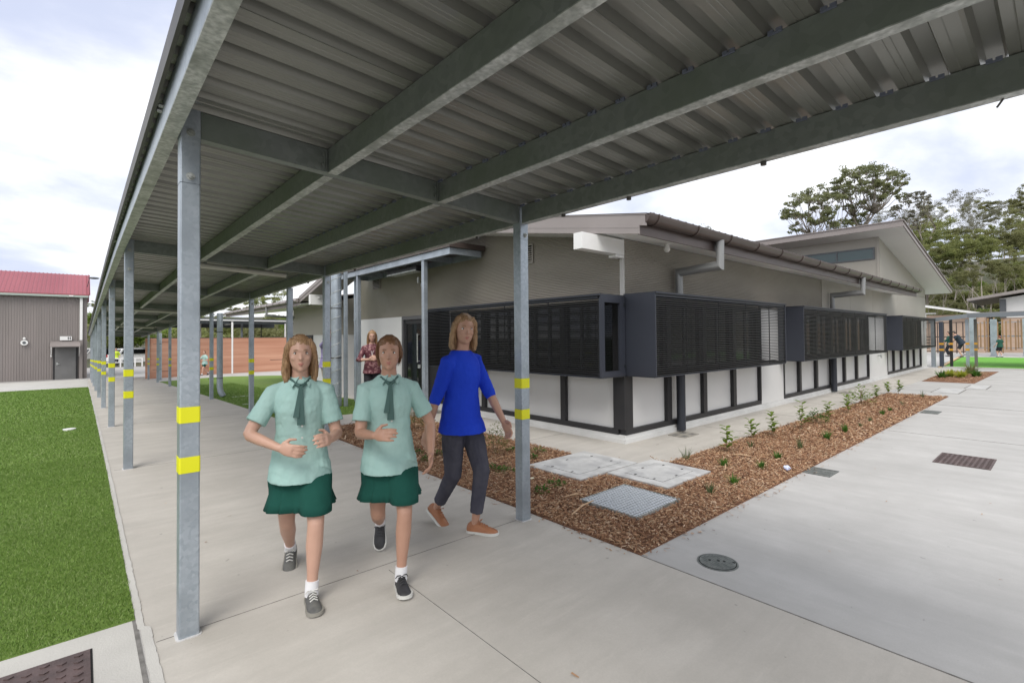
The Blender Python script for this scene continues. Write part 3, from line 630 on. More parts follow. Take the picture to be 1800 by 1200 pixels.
# galvanised downpipes beside the right hand posts
def dpipe(x, y, r, ztop, label, toe=True, nm='downpipe'):
    t = thing(nm, (x, y, ground(y)), label, 'downpipe', 'galvanised downpipes along the walkway'); g = ground(y)
    m = MB(); pts = [(x, y, ztop), (x, y, g+0.30), (x+0.02, y-0.02, g+0.16), (x+0.08, y-0.06, g+0.03)] if toe else [(x, y, ztop), (x, y, g)]
    m.tube(pts, r, 14); m.build('pipe', galv, t, smooth=True, auto=40)
    m = MB()
    for z in (0.55, 1.9): m.tube([(x, y, g+z), (x, y, g+z+0.02)], r+0.006, 14); m.box(x-0.3, x, y-0.008, y+0.008, g+z, g+z+0.015)
    m.build('strap', dark_edge, t)
dpipe(3.05, 16.5, 0.078, wz(3, 16.4)-0.1, 'galvanised round downpipe beside a walkway post at the court lawn')
dpipe(3.1, 31.8, 0.1, wz(3, 31)-0.1, 'thick galvanised downpipe far along the walkway', False)
dpipe(3.1, 27.9, 0.05, wz(3, 27.6)-0.1, 'slim galvanised downpipe in front of the left end of the rammed earth wall', False)
# ================================================================== MAIN SCHOOL BUILDING
XW, YW = 5.70, 4.14
bld = thing('school_building', (XW, YW, 0), 'beige and white classroom building with brown roof and black slatted window boxes', 'building')
XE, YE = 27.3, 12.9
def corr_x(mb, x0, x1, y, z0, z1, pitch=0.026, d=0.0045):       # wall facing -Y, horizontal corrugation
    n = int((z1-z0)/pitch*4); vs = []
    for i in range(n+1):
        z = z0+(z1-z0)*i/n; yy = y-d*sin(2*pi*(z-z0)/pitch); vs += [(x0, yy, z), (x1, yy, z)]
    mb.add(vs, [(2*i, 2*i+1, 2*i+3, 2*i+2) for i in range(n)])
def zsoff(Y): return 2.75+0.171*(Y-3.45)
# dark core so nothing shows through, floor to soffit
m = MB(); m.box(XW+0.16, XE-0.1, YW+0.16, YE, 0.0, 2.9); m.build('core_wall', frame_m, bld)
m = MB(); corr_x(m, XW+0.03, 14.0, YW, 2.02, 2.90); m.build('wall', corr_m, bld)
# side wall facing -X follows the roof slope
m = MB(); pitch = 0.026; z0 = 2.0; rows = []
n = int((3.9-z0)/pitch*4)
for i in range(n+1):
    z = z0+pitch*i/4; ys = max(YW+0.03, 3.45+(z-2.83)/0.171); rows.append((z, XW-0.0045*sin(2*pi*(z-z0)/pitch), ys))
vs = [];
for z, x, ys in rows: vs += [(x, min(ys, YE), z), (x, YE, z)]
m.add(vs, [(2*i+1, 2*i, 2*i+2, 2*i+3) for i in range(n)]); m.build('wall', corr_m, bld)
m = MB(); m.box(XW-0.012, XW+0.036, YW-0.012, YW+0.036, 2.0, 2.86); m.build('corner_trim', mat('corner_trim', (0.46, 0.45, 0.43), None, rough=0.4), bld)
# flat beige panels farther along, running up into the raised block
def ztop(x): return 4.67+0.176*(19.735-x)
m = MB(); js = [14.0, 16.4, 18.8, 19.735]
for a, b in zip(js[:-1], js[1:]): m.box(a+0.004, b-0.004, YW-0.012, YW+0.02, 2.03, 2.95)
for a, b in ((19.735, 22.2), (22.2, 24.6), (24.6, XE)):
    for (zl, zh) in ((2.03, 3.02), (3.03, None)):
        za = ztop(a) if zh is None else zh; zb = ztop(b) if zh is None else zh
        if zh is None and zb < 3.04: zb = 3.04
        m.hexa([(a+0.003, YW-0.012, zl), (b-0.003, YW-0.012, zl), (b-0.003, YW+0.02, zl), (a+0.003, YW+0.02, zl), (a+0.003, YW-0.012, za), (b-0.003, YW-0.012, zb), (b-0.003, YW+0.02, zb), (a+0.003, YW+0.02, za)])
m.build('wall', flat_m, bld)
m = MB(); m.hexa([(14.0, YW+0.021, 2.0), (XE, YW+0.021, 2.0), (XE, YW+0.06, 2.0), (14.0, YW+0.06, 2.0), (14.0, YW+0.021, 2.9), (XE, YW+0.021, 3.3), (XE, YW+0.06, 3.3), (14, YW+0.06, 2.9)]); m.build('wall_backing', grey_fr, bld)
# end wall at X = XE and raised block west wall
m = MB(); m.box(XE-0.02, XE, YW, YE, 0.1, ztop(XE)-0.05); m.build('wall', flat_m, bld)
m = MB(); m.box(19.723, 19.76, YW-0.012, 12.0, 2.9, 4.68); m.build('wall', flat_m, bld)
m = MB(); m.box(19.700, 19.7225, YW-0.016, YW+0.05, 3.0, 4.68); m.build('corner_trim', flat_m, bld)
# highlight window
wn = None
m = MB(); fy0, fy1, fz0, fz1 = 4.24, 7.6, 3.96, 4.36
X = 19.70
m.box(X-0.01, X+0.022, fy0, fy1, fz0, fz0+0.045); m.box(X-0.01, X+0.022, fy0, fy1, fz1-0.045, fz1)
for a in (fy0, 5.30, 6.40, fy1-0.045): m.box(X-0.0095, X+0.021, a, a+0.05, fz0+0.045, fz1-0.045)
wn = m.build('window', grey_fr, bld); m = MB(); m.box(X+0.008, X+0.016, fy0+0.04, fy1-0.04, fz0+0.04, fz1-0.04); m.build('pane', glass_b, wn)
# raised roof
def zr(x): return 4.68+0.176*(19.735-x)
ra, rb = 19.0, 28.1; y0, y1 = 3.36, 12.6
m = MB(); m.hexa([(ra+0.02, y0+0.02, zr(ra)), (rb-0.02, y0+0.02, zr(rb)), (rb-0.02, y1, zr(rb)), (ra+0.02, y1, zr(ra)), (ra+0.02, y0+0.02, zr(ra)+0.05), (rb-0.02, y0+0.02, zr(rb)+0.05), (rb-0.02, y1, zr(rb)+0.05), (ra+0.02, y1, zr(ra)+0.05)]); m.build('soffit', soffit_m, bld)
m = MB(); m.hexa([(ra-0.03, y0-0.03, zr(ra)+0.17), (rb+0.03, y0-0.03, zr(rb)+0.17), (rb+0.03, y1, zr(rb)+0.17), (ra-0.03, y1, zr(ra)+0.17), (ra-0.03, y0-0.03, zr(ra)+0.2), (rb+0.03, y0-0.03, zr(rb)+0.2), (rb+0.03, y1, zr(rb)+0.2), (ra-0.03, y1, zr(ra)+0.2)])
m.hexa([(ra+0.03, y0+0.03, zr(ra)+0.051), (rb-0.03, y0+0.03, zr(rb)+0.051), (rb-0.03, y1, zr(rb)+0.051), (ra+0.03, y1, zr(ra)+0.051), (ra+0.03, y0+0.03, zr(ra)+0.169), (rb-0.03, y0+0.03, zr(rb)+0.169), (rb-0.03, y1, zr(rb)+0.169), (ra+0.03, y1, zr(ra)+0.169)]); m.build('roof', fascia_m, bld)
m = MB(); m.box(ra-0.012, ra+0.019, y0, y1, zr(ra)-0.01, zr(ra)+0.085); m.box(ra-0.004, ra+0.019, y0, y1, zr(ra)+0.087, zr(ra)+0.168)
m.hexa([(ra, y0-0.012, zr(ra)+0.015), (rb, y0-0.012, zr(rb)-0.01), (rb, y0+0.019, zr(rb)-0.01), (ra, y0+0.019, zr(ra)+0.015), (ra, y0-0.012, zr(ra)+0.1), (rb, y0-0.012, zr(rb)+0.1), (rb, y0+0.019, zr(rb)+0.1), (ra, y0+0.019, zr(ra)+0.1)])
m.box(rb-0.019, rb+0.012, y0, y1, zr(rb)-0.01, zr(rb)+0.15); m.build('fascia', fascia_m, bld)
# main roof (rises away from the eave along +Y)
def zroof(Y): return 2.985+0.171*(Y-3.35)
XB = 5.08
m = MB(); xa, xb = XB+0.05, 19.70
xs = []; x = xa
while x < xb: xs += [(x, 0), (x+0.14, 0), (x+0.155, 0.025), (x+0.175, 0.025), (x+0.19, 0)]; x += 0.19
vs = [(x, 3.36, zroof(3.36)+dz) for x, dz in xs]+[(x, YE+0.7, zroof(YE+0.7)+dz) for x, dz in xs]; n = len(xs)
m.add(vs, [(i, i+1, n+i+1, n+i) for i in range(n-1)])
m.hexa([(19.70, 3.36, zroof(3.36)-0.02), (21.3, 3.36, zroof(3.36)-0.02), (21.3, YW-0.014, zroof(YW)-0.02), (19.70, YW-0.014, zroof(YW)-0.02), (19.70, 3.36, zroof(3.36)), (21.3, 3.36, zroof(3.36)), (21.3, YW-0.014, zroof(YW)), (19.70, YW-0.014, zroof(YW))])
m.hexa([(xa, 3.46, zsoff(3.46)+0.03), (19.70, 3.46, zsoff(3.46)+0.03), (19.70, YE, zsoff(YE)+0.03), (xa, YE, zsoff(YE)+0.03), (xa, 3.46, zroof(3.46)-0.01), (19.70, 3.46, zroof(3.46)-0.01), (19.70, YE, zroof(YE)-0.01), (xa, YE, zroof(YE)-0.01)])
m.build('roof', brownroof, bld)
m = MB()
m.hexa([(XB+0.02, 3.47, zsoff(3.47)), (21.3, 3.47, zsoff(3.47)), (21.3, YW-0.015, zsoff(YW)), (XB+0.02, YW-0.015, zsoff(YW)), (XB+0.02, 3.47, zsoff(3.47)+0.025), (21.3, 3.47, zsoff(3.47)+0.025), (21.3, YW-0.015, zsoff(YW)+0.025), (XB+0.02, YW-0.015, zsoff(YW)+0.025)])
m.hexa([(XB+0.02, YW-0.015, zsoff(YW)), (XW+0.02, YW-0.015, zsoff(YW)), (XW+0.02, YE+0.7, zsoff(YE+0.7)), (XB+0.02, YE+0.7, zsoff(YE+0.7)), (XB+0.02, YW-0.015, zsoff(YW)+0.025), (XW+0.02, YW-0.015, zsoff(YW)+0.025), (XW+0.02, YE+0.7, zsoff(YE+0.7)+0.025), (XB+0.02, YE+0.7, zsoff(YE+0.7)+0.025)])
m.build('soffit', soffit_m, bld)
def barge(mb, x0, x1, zl, zh, ya=3.44, yb=YE+0.7):
    mb.hexa([(x0, ya, zsoff(ya)+zl), (x1, ya, zsoff(ya)+zl), (x1, yb, zsoff(yb)+zl), (x0, yb, zsoff(yb)+zl), (x0, ya, zsoff(ya)+zh), (x1, ya, zsoff(ya)+zh), (x1, yb, zsoff(yb)+zh), (x0, yb, zsoff(yb)+zh)])
m = MB(); barge(m, XB, XB+0.02, -0.012, 0.026); barge(m, XB+0.003, XB+0.019, 0.027, 0.058); barge(m, XB, XB+0.02, 0.059, 0.092); barge(m, XB+0.014, XB+0.049, 0.094, 0.225, 3.36); barge(m, XB+0.006, XB+0.049, 0.226, 0.236, 3.35)
m.build('barge_board', fascia_m, bld)
m = MB(); m.box(XB+0.021, 21.3, 3.445, 3.469, zsoff(3.45)-0.015, 2.96); m.build('fascia', brownroof, bld)
# gutter
prof = [(3.443, 2.965), (3.443, 2.875)]+[(3.400-0.105*sin(a), 2.955-0.095*cos(a)) for a in [i*pi/2/9 for i in range(10)]]+[(3.293, 2.975), (3.302, 2.975), (3.305, 2.955)]+[(3.400-0.097*sin(a), 2.955-0.087*cos(a)) for a in [i*pi/2/9 for i in range(9, -1, -1)]]+[(3.436, 2.882), (3.436, 2.965)]
m = MB(); m.rings([[(x, y, z) for y, z in prof] for x in (5.105, 21.32)])
m.rings([[(x, y, z) for y, z in [(3.443, 2.965), (3.443, 2.875)]+[(3.400-0.104*sin(a), 2.955-0.094*cos(a)) for a in [i*pi/2/9 for i in range(10)]]] for x in (5.10, 5.108)])
gt = m.build('gutter', brownroof, bld, smooth=True, auto=30)
m = MB(); x = 5.29
pb = [(3.443, 2.868)]+[(3.400-0.119*sin(a), 2.955-0.109*cos(a)) for a in [i*pi/2/8 for i in range(9)]]+[(3.286, 2.982), (3.300, 2.982)]+[(3.400-0.103*sin(a), 2.955-0.093*cos(a)) for a in [i*pi/2/8 for i in range(8, -1, -1)]]+[(3.443, 2.874)]
while x < 21.2: MB().rings([[(xx, y, z) for y, z in pb] for xx in (x, x+0.022)]).build('gutter_bracket', brownroof, gt); x += 0.975
# white timber outrigger beam at the corner
m = MB(); m.box(4.79, XW-0.02, 4.09, 4.235, 2.625, 2.835); m.build('roof_beam', white_t, bld)
m = MB(); m.box(5.50, XW-0.016, 4.10, 4.22, 2.585, 2.622); m.build('beam_bracket', white_t, bld)
m = MB(); m.tube([(6.3, 3.8, 2.81), (6.3, 3.8, 2.76)], 0.035, 14); m.sphere((6.3, 3.8, 2.74), (0.045, 0.045, 0.05), 14, 8); m.build('soffit_sensor', white_t, bld, smooth=True)
# plinth and rails
m = MB(); m.box(5.653, XE+0.03, 4.09, 4.2, -0.05, 0.062); m.box(5.653, 5.76, 4.2, YE+0.02, -0.2, 0.062); m.box(5.676, XE+0.015, 4.116, 4.2, 0.062, 0.115); m.box(5.676, 5.76, 4.2, YE, 0.062, 0.115); m.build('plinth', plinth_m, bld)
solid = [(10.23, 11.40), (18.19, 20.45), (26.14, XE)]
bays = [(5.70, 10.23, [6.83, 7.95, 9.06]), (11.40, 18.19, [12.38, 13.5, 14.66, 15.76, 16.92]), (20.45, 26.14, [21.43, 22.6, 23.7, 24.8])]
m = MB()
for a, b in solid: MB().box(a+0.006, b-0.006, YW-0.022, YW+0.1, 0.1155, 2.015).build('white_wall_panel', white_p, bld)
for a, b, ms in bays:
    sp = []; mu = MB(); gl = []; wf = []
    edges = [a]+ms+[b]
    mu.box(a+0.001, b-0.001, YW-0.03, YW+0.08, 0.116, 0.19); mu.box(a+0.001, b-0.001, YW-0.02, YW+0.08, 0.93, 1.0); mu.box(a+0.001, b-0.001, YW-0.02, YW+0.08, 1.96, 2.018)
    for i, e in enumerate(edges):
        w_ = 0.06 if 0 < i < len(edges)-1 else 0.05
        x0 = e-w_ if i == len(edges)-1 else (e if i == 0 else e-w_)
        x1 = e if i == len(edges)-1 else (e+w_ if i else e+0.05)
        if a == 5.70 and i == 0: x1 = 5.86
        mu.box(x0, x1, YW-0.035, YW+0.079, 0.191, 0.929); mu.box(x0, x1, YW-0.035, YW+0.079, 1.001, 1.959)
    for e0, e1 in zip(edges[:-1], edges[1:]):
        sp.append(MB().box(e0+0.01, e1-0.01, YW+0.03, YW+0.05, 0.15, 0.95))
        nb = 3
        gl.append(MB().box(e0+0.01, e1-0.01, YW+0.035, YW+0.045, 0.98, 1.98))
        for q in (0.5,):
            xm = e0+(e1-e0)*q; wf.append(MB().box(xm-0.018, xm+0.018, YW+0.015, YW+0.034, 1.001, 1.959))
    pieces('white_spandrel', white_p, bld, sp); fr = mu.build('window_frame', frame_m, bld); pieces('pane', glass_m, fr, gl); pieces('sash', mat('sash_grey', (0.05, 0.052, 0.056), None, rough=0.5, metal=0.2), fr, wf)
# left facade lower part
sp = []; mu = MB(); gl = []; wf = []
mu.box(XW-0.03, XW+0.08, YW+0.082, 9.40, 0.116, 0.19); mu.box(XW-0.02, XW+0.08, YW+0.082, 9.40, 0.93, 1.0); mu.box(XW-0.02, XW+0.08, YW+0.082, 9.40, 1.95, 1.998)
mu.box(XW-0.034, XW-0.0001, YW-0.034, YW+0.16, 0.192, 1.948)
es = [YW+0.1, 5.27, 6.28, 7.3, 8.3, 9.38]
for i, e in enumerate(es):
    if i: mu.box(XW-0.035, XW+0.079, e-0.05, e+0.05 if i < 5 else e+0.02, 0.191, 0.929); mu.box(XW-0.035, XW+0.079, e-0.05, e+0.05 if i < 5 else e+0.02, 1.001, 1.949)
for e0, e1 in zip(es[:-1], es[1:]):
    if e0 > 8.2: mu.box(XW+0.03, XW+0.05, e0+0.01, e1-0.01, 0.15, 0.95)
    else: sp.append(MB().box(XW+0.03, XW+0.05, e0+0.01, e1-0.01, 0.15, 0.95))
    gl.append(MB().box(XW+0.035, XW+0.045, e0+0.01, e1-0.01, 0.98, 1.97))
    for q in (0.33, 0.66): ym = e0+(e1-e0)*q; wf.append(MB().box(XW+0.012, XW+0.034, ym-0.02, ym+0.02, 1.001, 1.949))
pieces('white_spandrel', white_p, bld, sp); fr = mu.build('window_frame', frame_m, bld); pieces('pane', glass_g, fr, gl); pieces('sash', mat('sash_grey', (0.13, 0.14, 0.15)), fr, wf)
m = MB(); m.box(XW-0.012, XW+0.1, 10.42, YE, 0.116, 1.998); m.build('white_wall_panel', white_p, bld)
# door
m = MB(); m.box(XW-0.03, XW+0.08, 9.42, 9.50, 0.02, 1.997); m.box(XW-0.03, XW+0.08, 10.34, 10.415, 0.02, 1.997); m.box(XW-0.03, XW+0.08, 9.50, 10.34, 1.92, 1.997)
dr = m.build('door', mat('door_frame_grey', (0.10, 0.10, 0.105), None, rough=0.5), bld)
m = MB(); m.box(XW+0.0, XW+0.04, 9.505, 9.60, 0.03, 1.915); m.box(XW+0.0, XW+0.04, 10.24, 10.335, 0.03, 1.915); m.box(XW+0.0, XW+0.04, 9.60, 10.24, 0.03, 0.16); m.box(XW+0.0, XW+0.04, 9.60, 10.24, 1.82, 1.915); m.build('leaf_frame', frame_m, dr)
m = MB(); m.box(XW+0.015, XW+0.025, 9.60, 10.24, 0.16, 1.82); m.build('pane', glass_g, dr)
m = MB(); m.tube([(XW-0.05, 9.66, 0.95), (XW-0.05, 9.66, 1.6)], 0.014, 10)
for z in (0.98, 1.57): m.tube([(XW-0.05, 9.66, z), (XW+0.0, 9.66, z)], 0.009, 8)
m.box(XW-0.022, XW-0.0005, 9.61, 9.70, 0.82, 0.90); m.build('handle', galv_lip, dr)
# wall vents
for (ya, yb, za, zb) in ((5.93, 6.33, 2.74, 3.06), (11.55, 11.95, 2.75, 3.05)):
    m = MB(); x = XW-0.006; m.box(x-0.02, x, ya, yb, za, za+0.02); m.box(x-0.02, x, ya, yb, zb-0.02, zb); m.box(x-0.02, x, ya, ya+0.02, za+0.02, zb-0.02); m.box(x-0.02, x, yb-0.02, yb, za+0.02, zb-0.02)
    k = 7
    for i in range(k): z = za+0.03+(zb-za-0.06)*i/k; m.hexa([(x-0.018, ya+0.02, z), (x-0.004, ya+0.02, z+0.022), (x-0.004, yb-0.02, z+0.022), (x-0.018, yb-0.02, z), (x-0.018, ya+0.02, z+0.004), (x-0.004, ya+0.02, z+0.026), (x-0.004, yb-0.02, z+0.026), (x-0.018, yb-0.02, z+0.004)])
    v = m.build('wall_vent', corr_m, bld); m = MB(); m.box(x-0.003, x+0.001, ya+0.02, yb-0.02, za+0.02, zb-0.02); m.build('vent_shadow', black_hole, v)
# downpipes
for X, ypos in ((7.03, 4.035), (14.5, 4.035)):
    m = MB(); z = 2.52
    m.tube([(X, 3.375, 2.885), (X, 3.375, z), (X, ypos-0.02, z-0.03)], 0.06, 18); m.tube([(X, 3.42, z-0.012), (X, ypos, z-0.032), (X, ypos, 2.088)], 0.058, 18)
    dp = m.build('downpipe', pipe_m, bld, smooth=True, auto=35)
    m = MB(); m.tube([(X, ypos, 0.955), (X, ypos, 0.03)], 0.068, 20); m.tube([(X, ypos, 0.19), (X, ypos, 0.20)], 0.071, 20); m.build('downpipe', charcoal, bld, smooth=True, auto=35)
# slatted window boxes
def sunscreen_x(x0, x1):
    yf = 3.63; z0, z1 = 0.94, 2.085
    m = MB(); m.box(x0, x1, yf-0.03, YW-0.024, z1-0.022, z1); m.box(x0+0.002, x1-0.002, yf, YW-0.024, z0, z0+0.018)
    m.box(x0+0.02, x1-0.02, yf, yf+0.02, z1-0.06, z1-0.0225)
    s = m.build('window_box', charcoal, bld)
    MB().box(x0, x0+0.022, yf-0.012, YW-0.024, z0+0.0185, z1-0.0225).build('end_panel', charcoal_p, s)
    m = MB(); a, b = x1-0.022, x1; m.box(a, b, yf-0.012, yf+0.03, z0+0.0185, z1-0.0225); m.box(a, b, YW-0.07, YW-0.024, z0+0.0185, z1-0.0225); m.box(a, b, yf+0.03, YW-0.07, z0+0.0185, z0+0.06); m.box(a, b, yf+0.03, YW-0.07, z1-0.07, z1-0.0225); m.build('end_frame', charcoal_p, s)
    m = MB(); z = z0+0.03
    while z < z1-0.065: m.hexa([(x0+0.023, yf-0.004, z), (x1-0.023, yf-0.004, z), (x1-0.023, yf+0.036, z+0.0), (x0+0.023, yf+0.036, z+0.0), (x0+0.023, yf-0.004, z+0.0125), (x1-0.023, yf-0.004, z+0.0125), (x1-0.023, yf+0.036, z+0.0125), (x0+0.023, yf+0.036, z+0.0125)]); z += 0.0285
    m.build('slats', slat_s, s)
    x = x0+0.9
    while x < x1-0.4: MB().box(x-0.006, x+0.006, yf+0.037, yf+0.05, z0+0.02, z1-0.03).build('stiffener', slat_m, s); x += 0.98
slat_s = mat('slat_metal', (0.010, 0.010, 0.011), None, rough=0.5, metal=0.1)
sunscreen_x(5.69, 10.17); sunscreen_x(11.13, 18.0); sunscreen_x(20.05, 25.95)
xf = 5.145; z0, z1 = 0.94, 2.06; ya, yb = 4.085, 8.42
m = MB(); m.box(xf-0.03, XW-0.037, ya, yb, z1-0.022, z1+0.002); m.box(xf, XW-0.037, ya, yb, z0, z0+0.018); m.box(xf, xf+0.02, ya+0.05, yb, z1-0.06, z1-0.0225); s = m.build('window_box', charcoal, bld)
m = MB(); m.box(xf-0.006, xf+0.07, ya-0.004, ya+0.03, z0+0.0185, z1-0.0225); m.box(5.55, XW-0.0365, ya-0.004, ya+0.03, z0+0.0185, z1-0.0225); m.box(xf+0.07, 5.55, ya-0.004, ya+0.03, z1-0.11, z1-0.0225); m.box(xf+0.07, 5.55, ya-0.004, ya+0.03, z0+0.0185, z0+0.085)
m.build('end_frame', charcoal_p, s); MB().box(xf-0.006, XW-0.037, yb-0.03, yb, z0+0.0185, z1-0.0225).build('end_panel', charcoal_p, s)
m = MB(); z = z0+0.03
while z < z1-0.065: m.box(xf-0.004, xf+0.036, ya+0.031, yb-0.031, z, z+0.0125); z += 0.0285
m.build('slats', slat_s, s)
for yy in (5.1, 6.1, 7.1, 8.0): MB().box(xf+0.037, xf+0.05, yy-0.006, yy+0.006, z0+0.02, z1-0.03).build('stiffener', slat_m, s)
for zz_ in (1.06, 1.9): m = MB(); m.box(XW-0.06, XW-0.038, ya-0.016, ya-0.0045, zz_, zz_+0.05); m.build('bracket', slat_m, s)
# garden tap on the second white panel
m = MB(); m.tube([(19.2, YW-0.03, 0.80), (19.2, YW-0.12, 0.80), (19.2, YW-0.12, 0.72)], 0.02, 8); m.box(19.13, 19.27, YW-0.13, YW-0.11, 0.83, 0.85); m.build('garden_tap', galv_lip, bld)

# ------------------------------------------------------------------ door canopy, duct
t = thing('door_canopy', (5.2, 9.7, 0), 'small flat galvanised canopy on thin posts over the glass door', 'canopy')
for (x, y) in ((4.96, 8.2), (4.96, 11.2)): post(t, x, y, 2.985, 0.0 if y < 9 else ground(y), bands=False, split=False)
m = MB(); m.bar((4.90, 7.25, 2.985), (4.90, 12.1, 2.985), 0, 0.012, 0, 0.12); m.bar((4.90, 7.25, 2.985), (4.90, 12.1, 2.985), 0.012, 0.07, 0, 0.008); m.bar((5.60, 7.25, 2.985), (5.60, 12.1, 2.985), 0, 0.012, 0, 0.12)
for y in (7.26, 8.2, 9.2, 10.2, 11.2, 12.05): m.box(4.915, 5.595, y-0.008, y+0.008, 2.99, 3.10)
m.build('frame', galv, t)
m = MB(); m.box(4.86, 5.66, 7.2, 12.15, 3.107, 3.20); m.build('roof', brownroof, t)
t = thing('canopy_light', (5.2, 9.3, 2.9), 'black rectangular light fitting hung under the door canopy', 'light fitting')
m = MB(); m.box(5.1, 5.3, 8.75, 10.0, 2.87, 2.978); m.build('housing', frame_m, t); m = MB(); m.box(5.08, 5.10, 8.75, 10.0, 2.86, 2.89); m.box(5.12, 5.28, 8.8, 9.95, 2.862, 2.8695); m.build('trim', galv_lip, t)
m = MB(); m.tube([(XW-0.01, 9.5, 2.70), (5.35, 9.1, 2.72)], 0.016, 8); m.tube([(5.35, 9.1, 2.66), (5.35, 9.1, 2.78)], 0.022, 10); m.box(XW-0.03, XW-0.006, 9.45, 9.55, 2.65, 2.75)
tag(m.build('security_camera_arm', galv_lip), 'short steel bracket arm fixed to the beige wall above the glass door', 'wall bracket')
t = thing('spiral_duct', (4.40, 11.15, ground(11.15)), 'thick spiral seamed galvanised duct standing beside a walkway post', 'duct')
g = ground(11.15); m = MB(); m.tube([(4.40, 11.15, g), (4.40, 11.15, 3.4)], 0.115, 28); d_ = m.build('pipe', galv, t, smooth=True, auto=40)
m = MB(); pts = []; N_ = 26*16
for i in range(N_): a = 2*pi*i/16; z = g+0.02+(3.3)*i/N_*1.0; pts.append((4.40+0.116*cos(a), 11.15+0.116*sin(a), z))
m = MB(); m.tube([p for i, p in enumerate([(4.40+0.1155*cos(2*pi*i/18), 11.15+0.1155*sin(2*pi*i/18), g+0.03+i*3.3/(18*11)) for i in range(18*11)])], 0.008, 6); m.build('seam', galv_lip, t)
m = MB()
for z in (1.05, 2.18): m.tube([(4.40, 11.15, z), (4.40, 11.15, z+0.02)], 0.121, 24); m.tube([(4.40, 11.15, z+0.01), (3.0, 11.2, z+0.01)], 0.006, 6); m.tube([(4.2, 11.16, z+0.012), (4.5, 11.1, z+0.012)], 0.012, 8)
m.build('strap', dark_edge, t)
t = thing('duct_post', (4.55, 11.02, ground(11)), 'slim square galvanised post touching the spiral duct', 'post'); post(t, 4.56, 11.0, 3.4, bands=False, split=False, a=0.038)
t = thing('pipe', (5.2, 11.9, ground(11.9)), 'slim round galvanised pipe in front of the white wall', 'downpipe'); m = MB(); m.tube([(5.2, 11.9, -0.1), (5.2, 11.9, 3.1)], 0.05, 14); m.tube([(5.2, 11.9, 1.95), (5.2, 11.9, 1.98)], 0.06, 14); m.build('pipe', galv, t, smooth=True, auto=40)

# ================================================================== SECOND BUILDING (behind, left)
F2 = -0.33
b2 = thing('classroom_block', (5.7, 14.1, F2), 'beige and white classroom block with gabled brown roof behind the covered walkway', 'building')
m = MB()
m.box(5.7, 9.0, 14.1, 14.16, 1.62, 2.45); m.box(5.7, 5.76, 14.16, 18.4, 1.62, 2.45)
m.add([(5.7, 14.1, 2.45), (9.0, 14.1, 2.45), (9.0, 14.1, 3.3), (5.7, 14.1, 2.62)], [(0, 1, 2, 3)]); m.box(5.7, 5.76, 14.16, 18.4, 2.45, 2.6); m.build('wall', flat_m, b2)
m = MB(); m.box(5.71, 9.0, 14.11, 14.16, F2, 1.62); m.box(5.71, 5.76, 14.16, 16.4, F2, 1.62); m.build('white_wall_panel', white_p, b2)
m = MB(); m.box(5.69, 5.76, 16.4, 18.4, F2, 1.62); dd = m.build('window', frame_m, b2); m = MB(); m.box(5.68, 5.688, 16.5, 18.3, F2+0.2, 1.55); m.build('pane', glass_m, dd)
m = MB(); m.box(5.77, 12.0, 14.17, 18.39, F2, 2.4); m.build('core_wall', flat_m, b2)
def z2(x): return 2.56+0.12*(x-4.8)
ya, yb = 15.1, 25.0
m = MB(); m.hexa([(4.86, ya, z2(4.6)-0.01), (12, ya, z2(12)-0.05), (12, yb, z2(12)-0.05), (4.86, yb, z2(4.6)-0.01), (4.86, ya, z2(4.6)+0.02), (12, ya, z2(12)-0.02), (12, yb, z2(12)-0.02), (4.86, yb, z2(4.6)+0.02)]); m.build('soffit', soffit_m, b2)
m = MB(); m.hexa([(4.8, ya-0.03, z2(4.8)+0.12), (12, ya-0.03, z2(12)+0.13), (12, yb, z2(12)+0.13), (4.8, yb, z2(4.8)+0.12), (4.8, ya-0.03, z2(4.8)+0.15), (12, ya-0.03, z2(12)+0.17), (12, yb, z2(12)+0.17), (4.8, yb, z2(4.8)+0.15)])
zs_ = lambda y: 2.60+0.235*(15.1-y)
m.hexa([(4.87, 12.95, zs_(12.95)+0.02), (5.68, 12.95, zs_(12.95)+0.02), (5.68, 15.1, zs_(15.1)+0.02), (4.87, 15.1, zs_(15.1)+0.02), (4.87, 12.95, zs_(12.95)+0.15), (5.68, 12.95, zs_(12.95)+0.15), (5.68, 15.1, zs_(15.1)+0.15), (4.87, 15.1, zs_(15.1)+0.15)])
m.build('roof', fascia_m, b2)
m = MB(); m.box(4.85, 4.865, ya, yb, z2(4.8)-0.07, z2(4.8)+0.06)
for (o0, o1, e) in ((-0.03, 0.055, 0.0), (0.058, 0.16, 0.012)): m.hexa([(4.85-e, 12.95, zs_(12.95)+o0), (4.869, 12.95, zs_(12.95)+o0), (4.869, 15.12, zs_(15.12)+o0), (4.85-e, 15.12, zs_(15.12)+o0), (4.85-e, 12.95, zs_(12.95)+o1), (4.869, 12.95, zs_(12.95)+o1), (4.869, 15.12, zs_(15.12)+o1), (4.85-e, 15.12, zs_(15.12)+o1)])
m.build('barge_board', fascia_m, b2)
m = MB(); m.tube([(4.79, ya, 2.635), (4.79, yb, 2.635)], 0.05, 12); g2 = m.build('gutter', fascia_m, b2, smooth=True, auto=40)
m = MB(); y = ya+0.2
while y < yb: MB().tube([(4.79, y, 2.635), (4.79, y+0.04, 2.635)], 0.056, 12).build('gutter_bracket', brownroof, g2); y += 0.7
m = MB(); m.tube([(4.79, 18.3, 2.6), (4.79, 18.3, 2.32), (5.2, 18.3, 2.28), (5.69, 18.3, 2.26)], 0.04, 12); m.build('downpipe', pipe_m, b2, smooth=True, auto=40)
m = MB(); m.box(4.80, 5.69, 14.0, 14.14, 2.46, 2.74); m.build('roof_beam', white_t, b2)
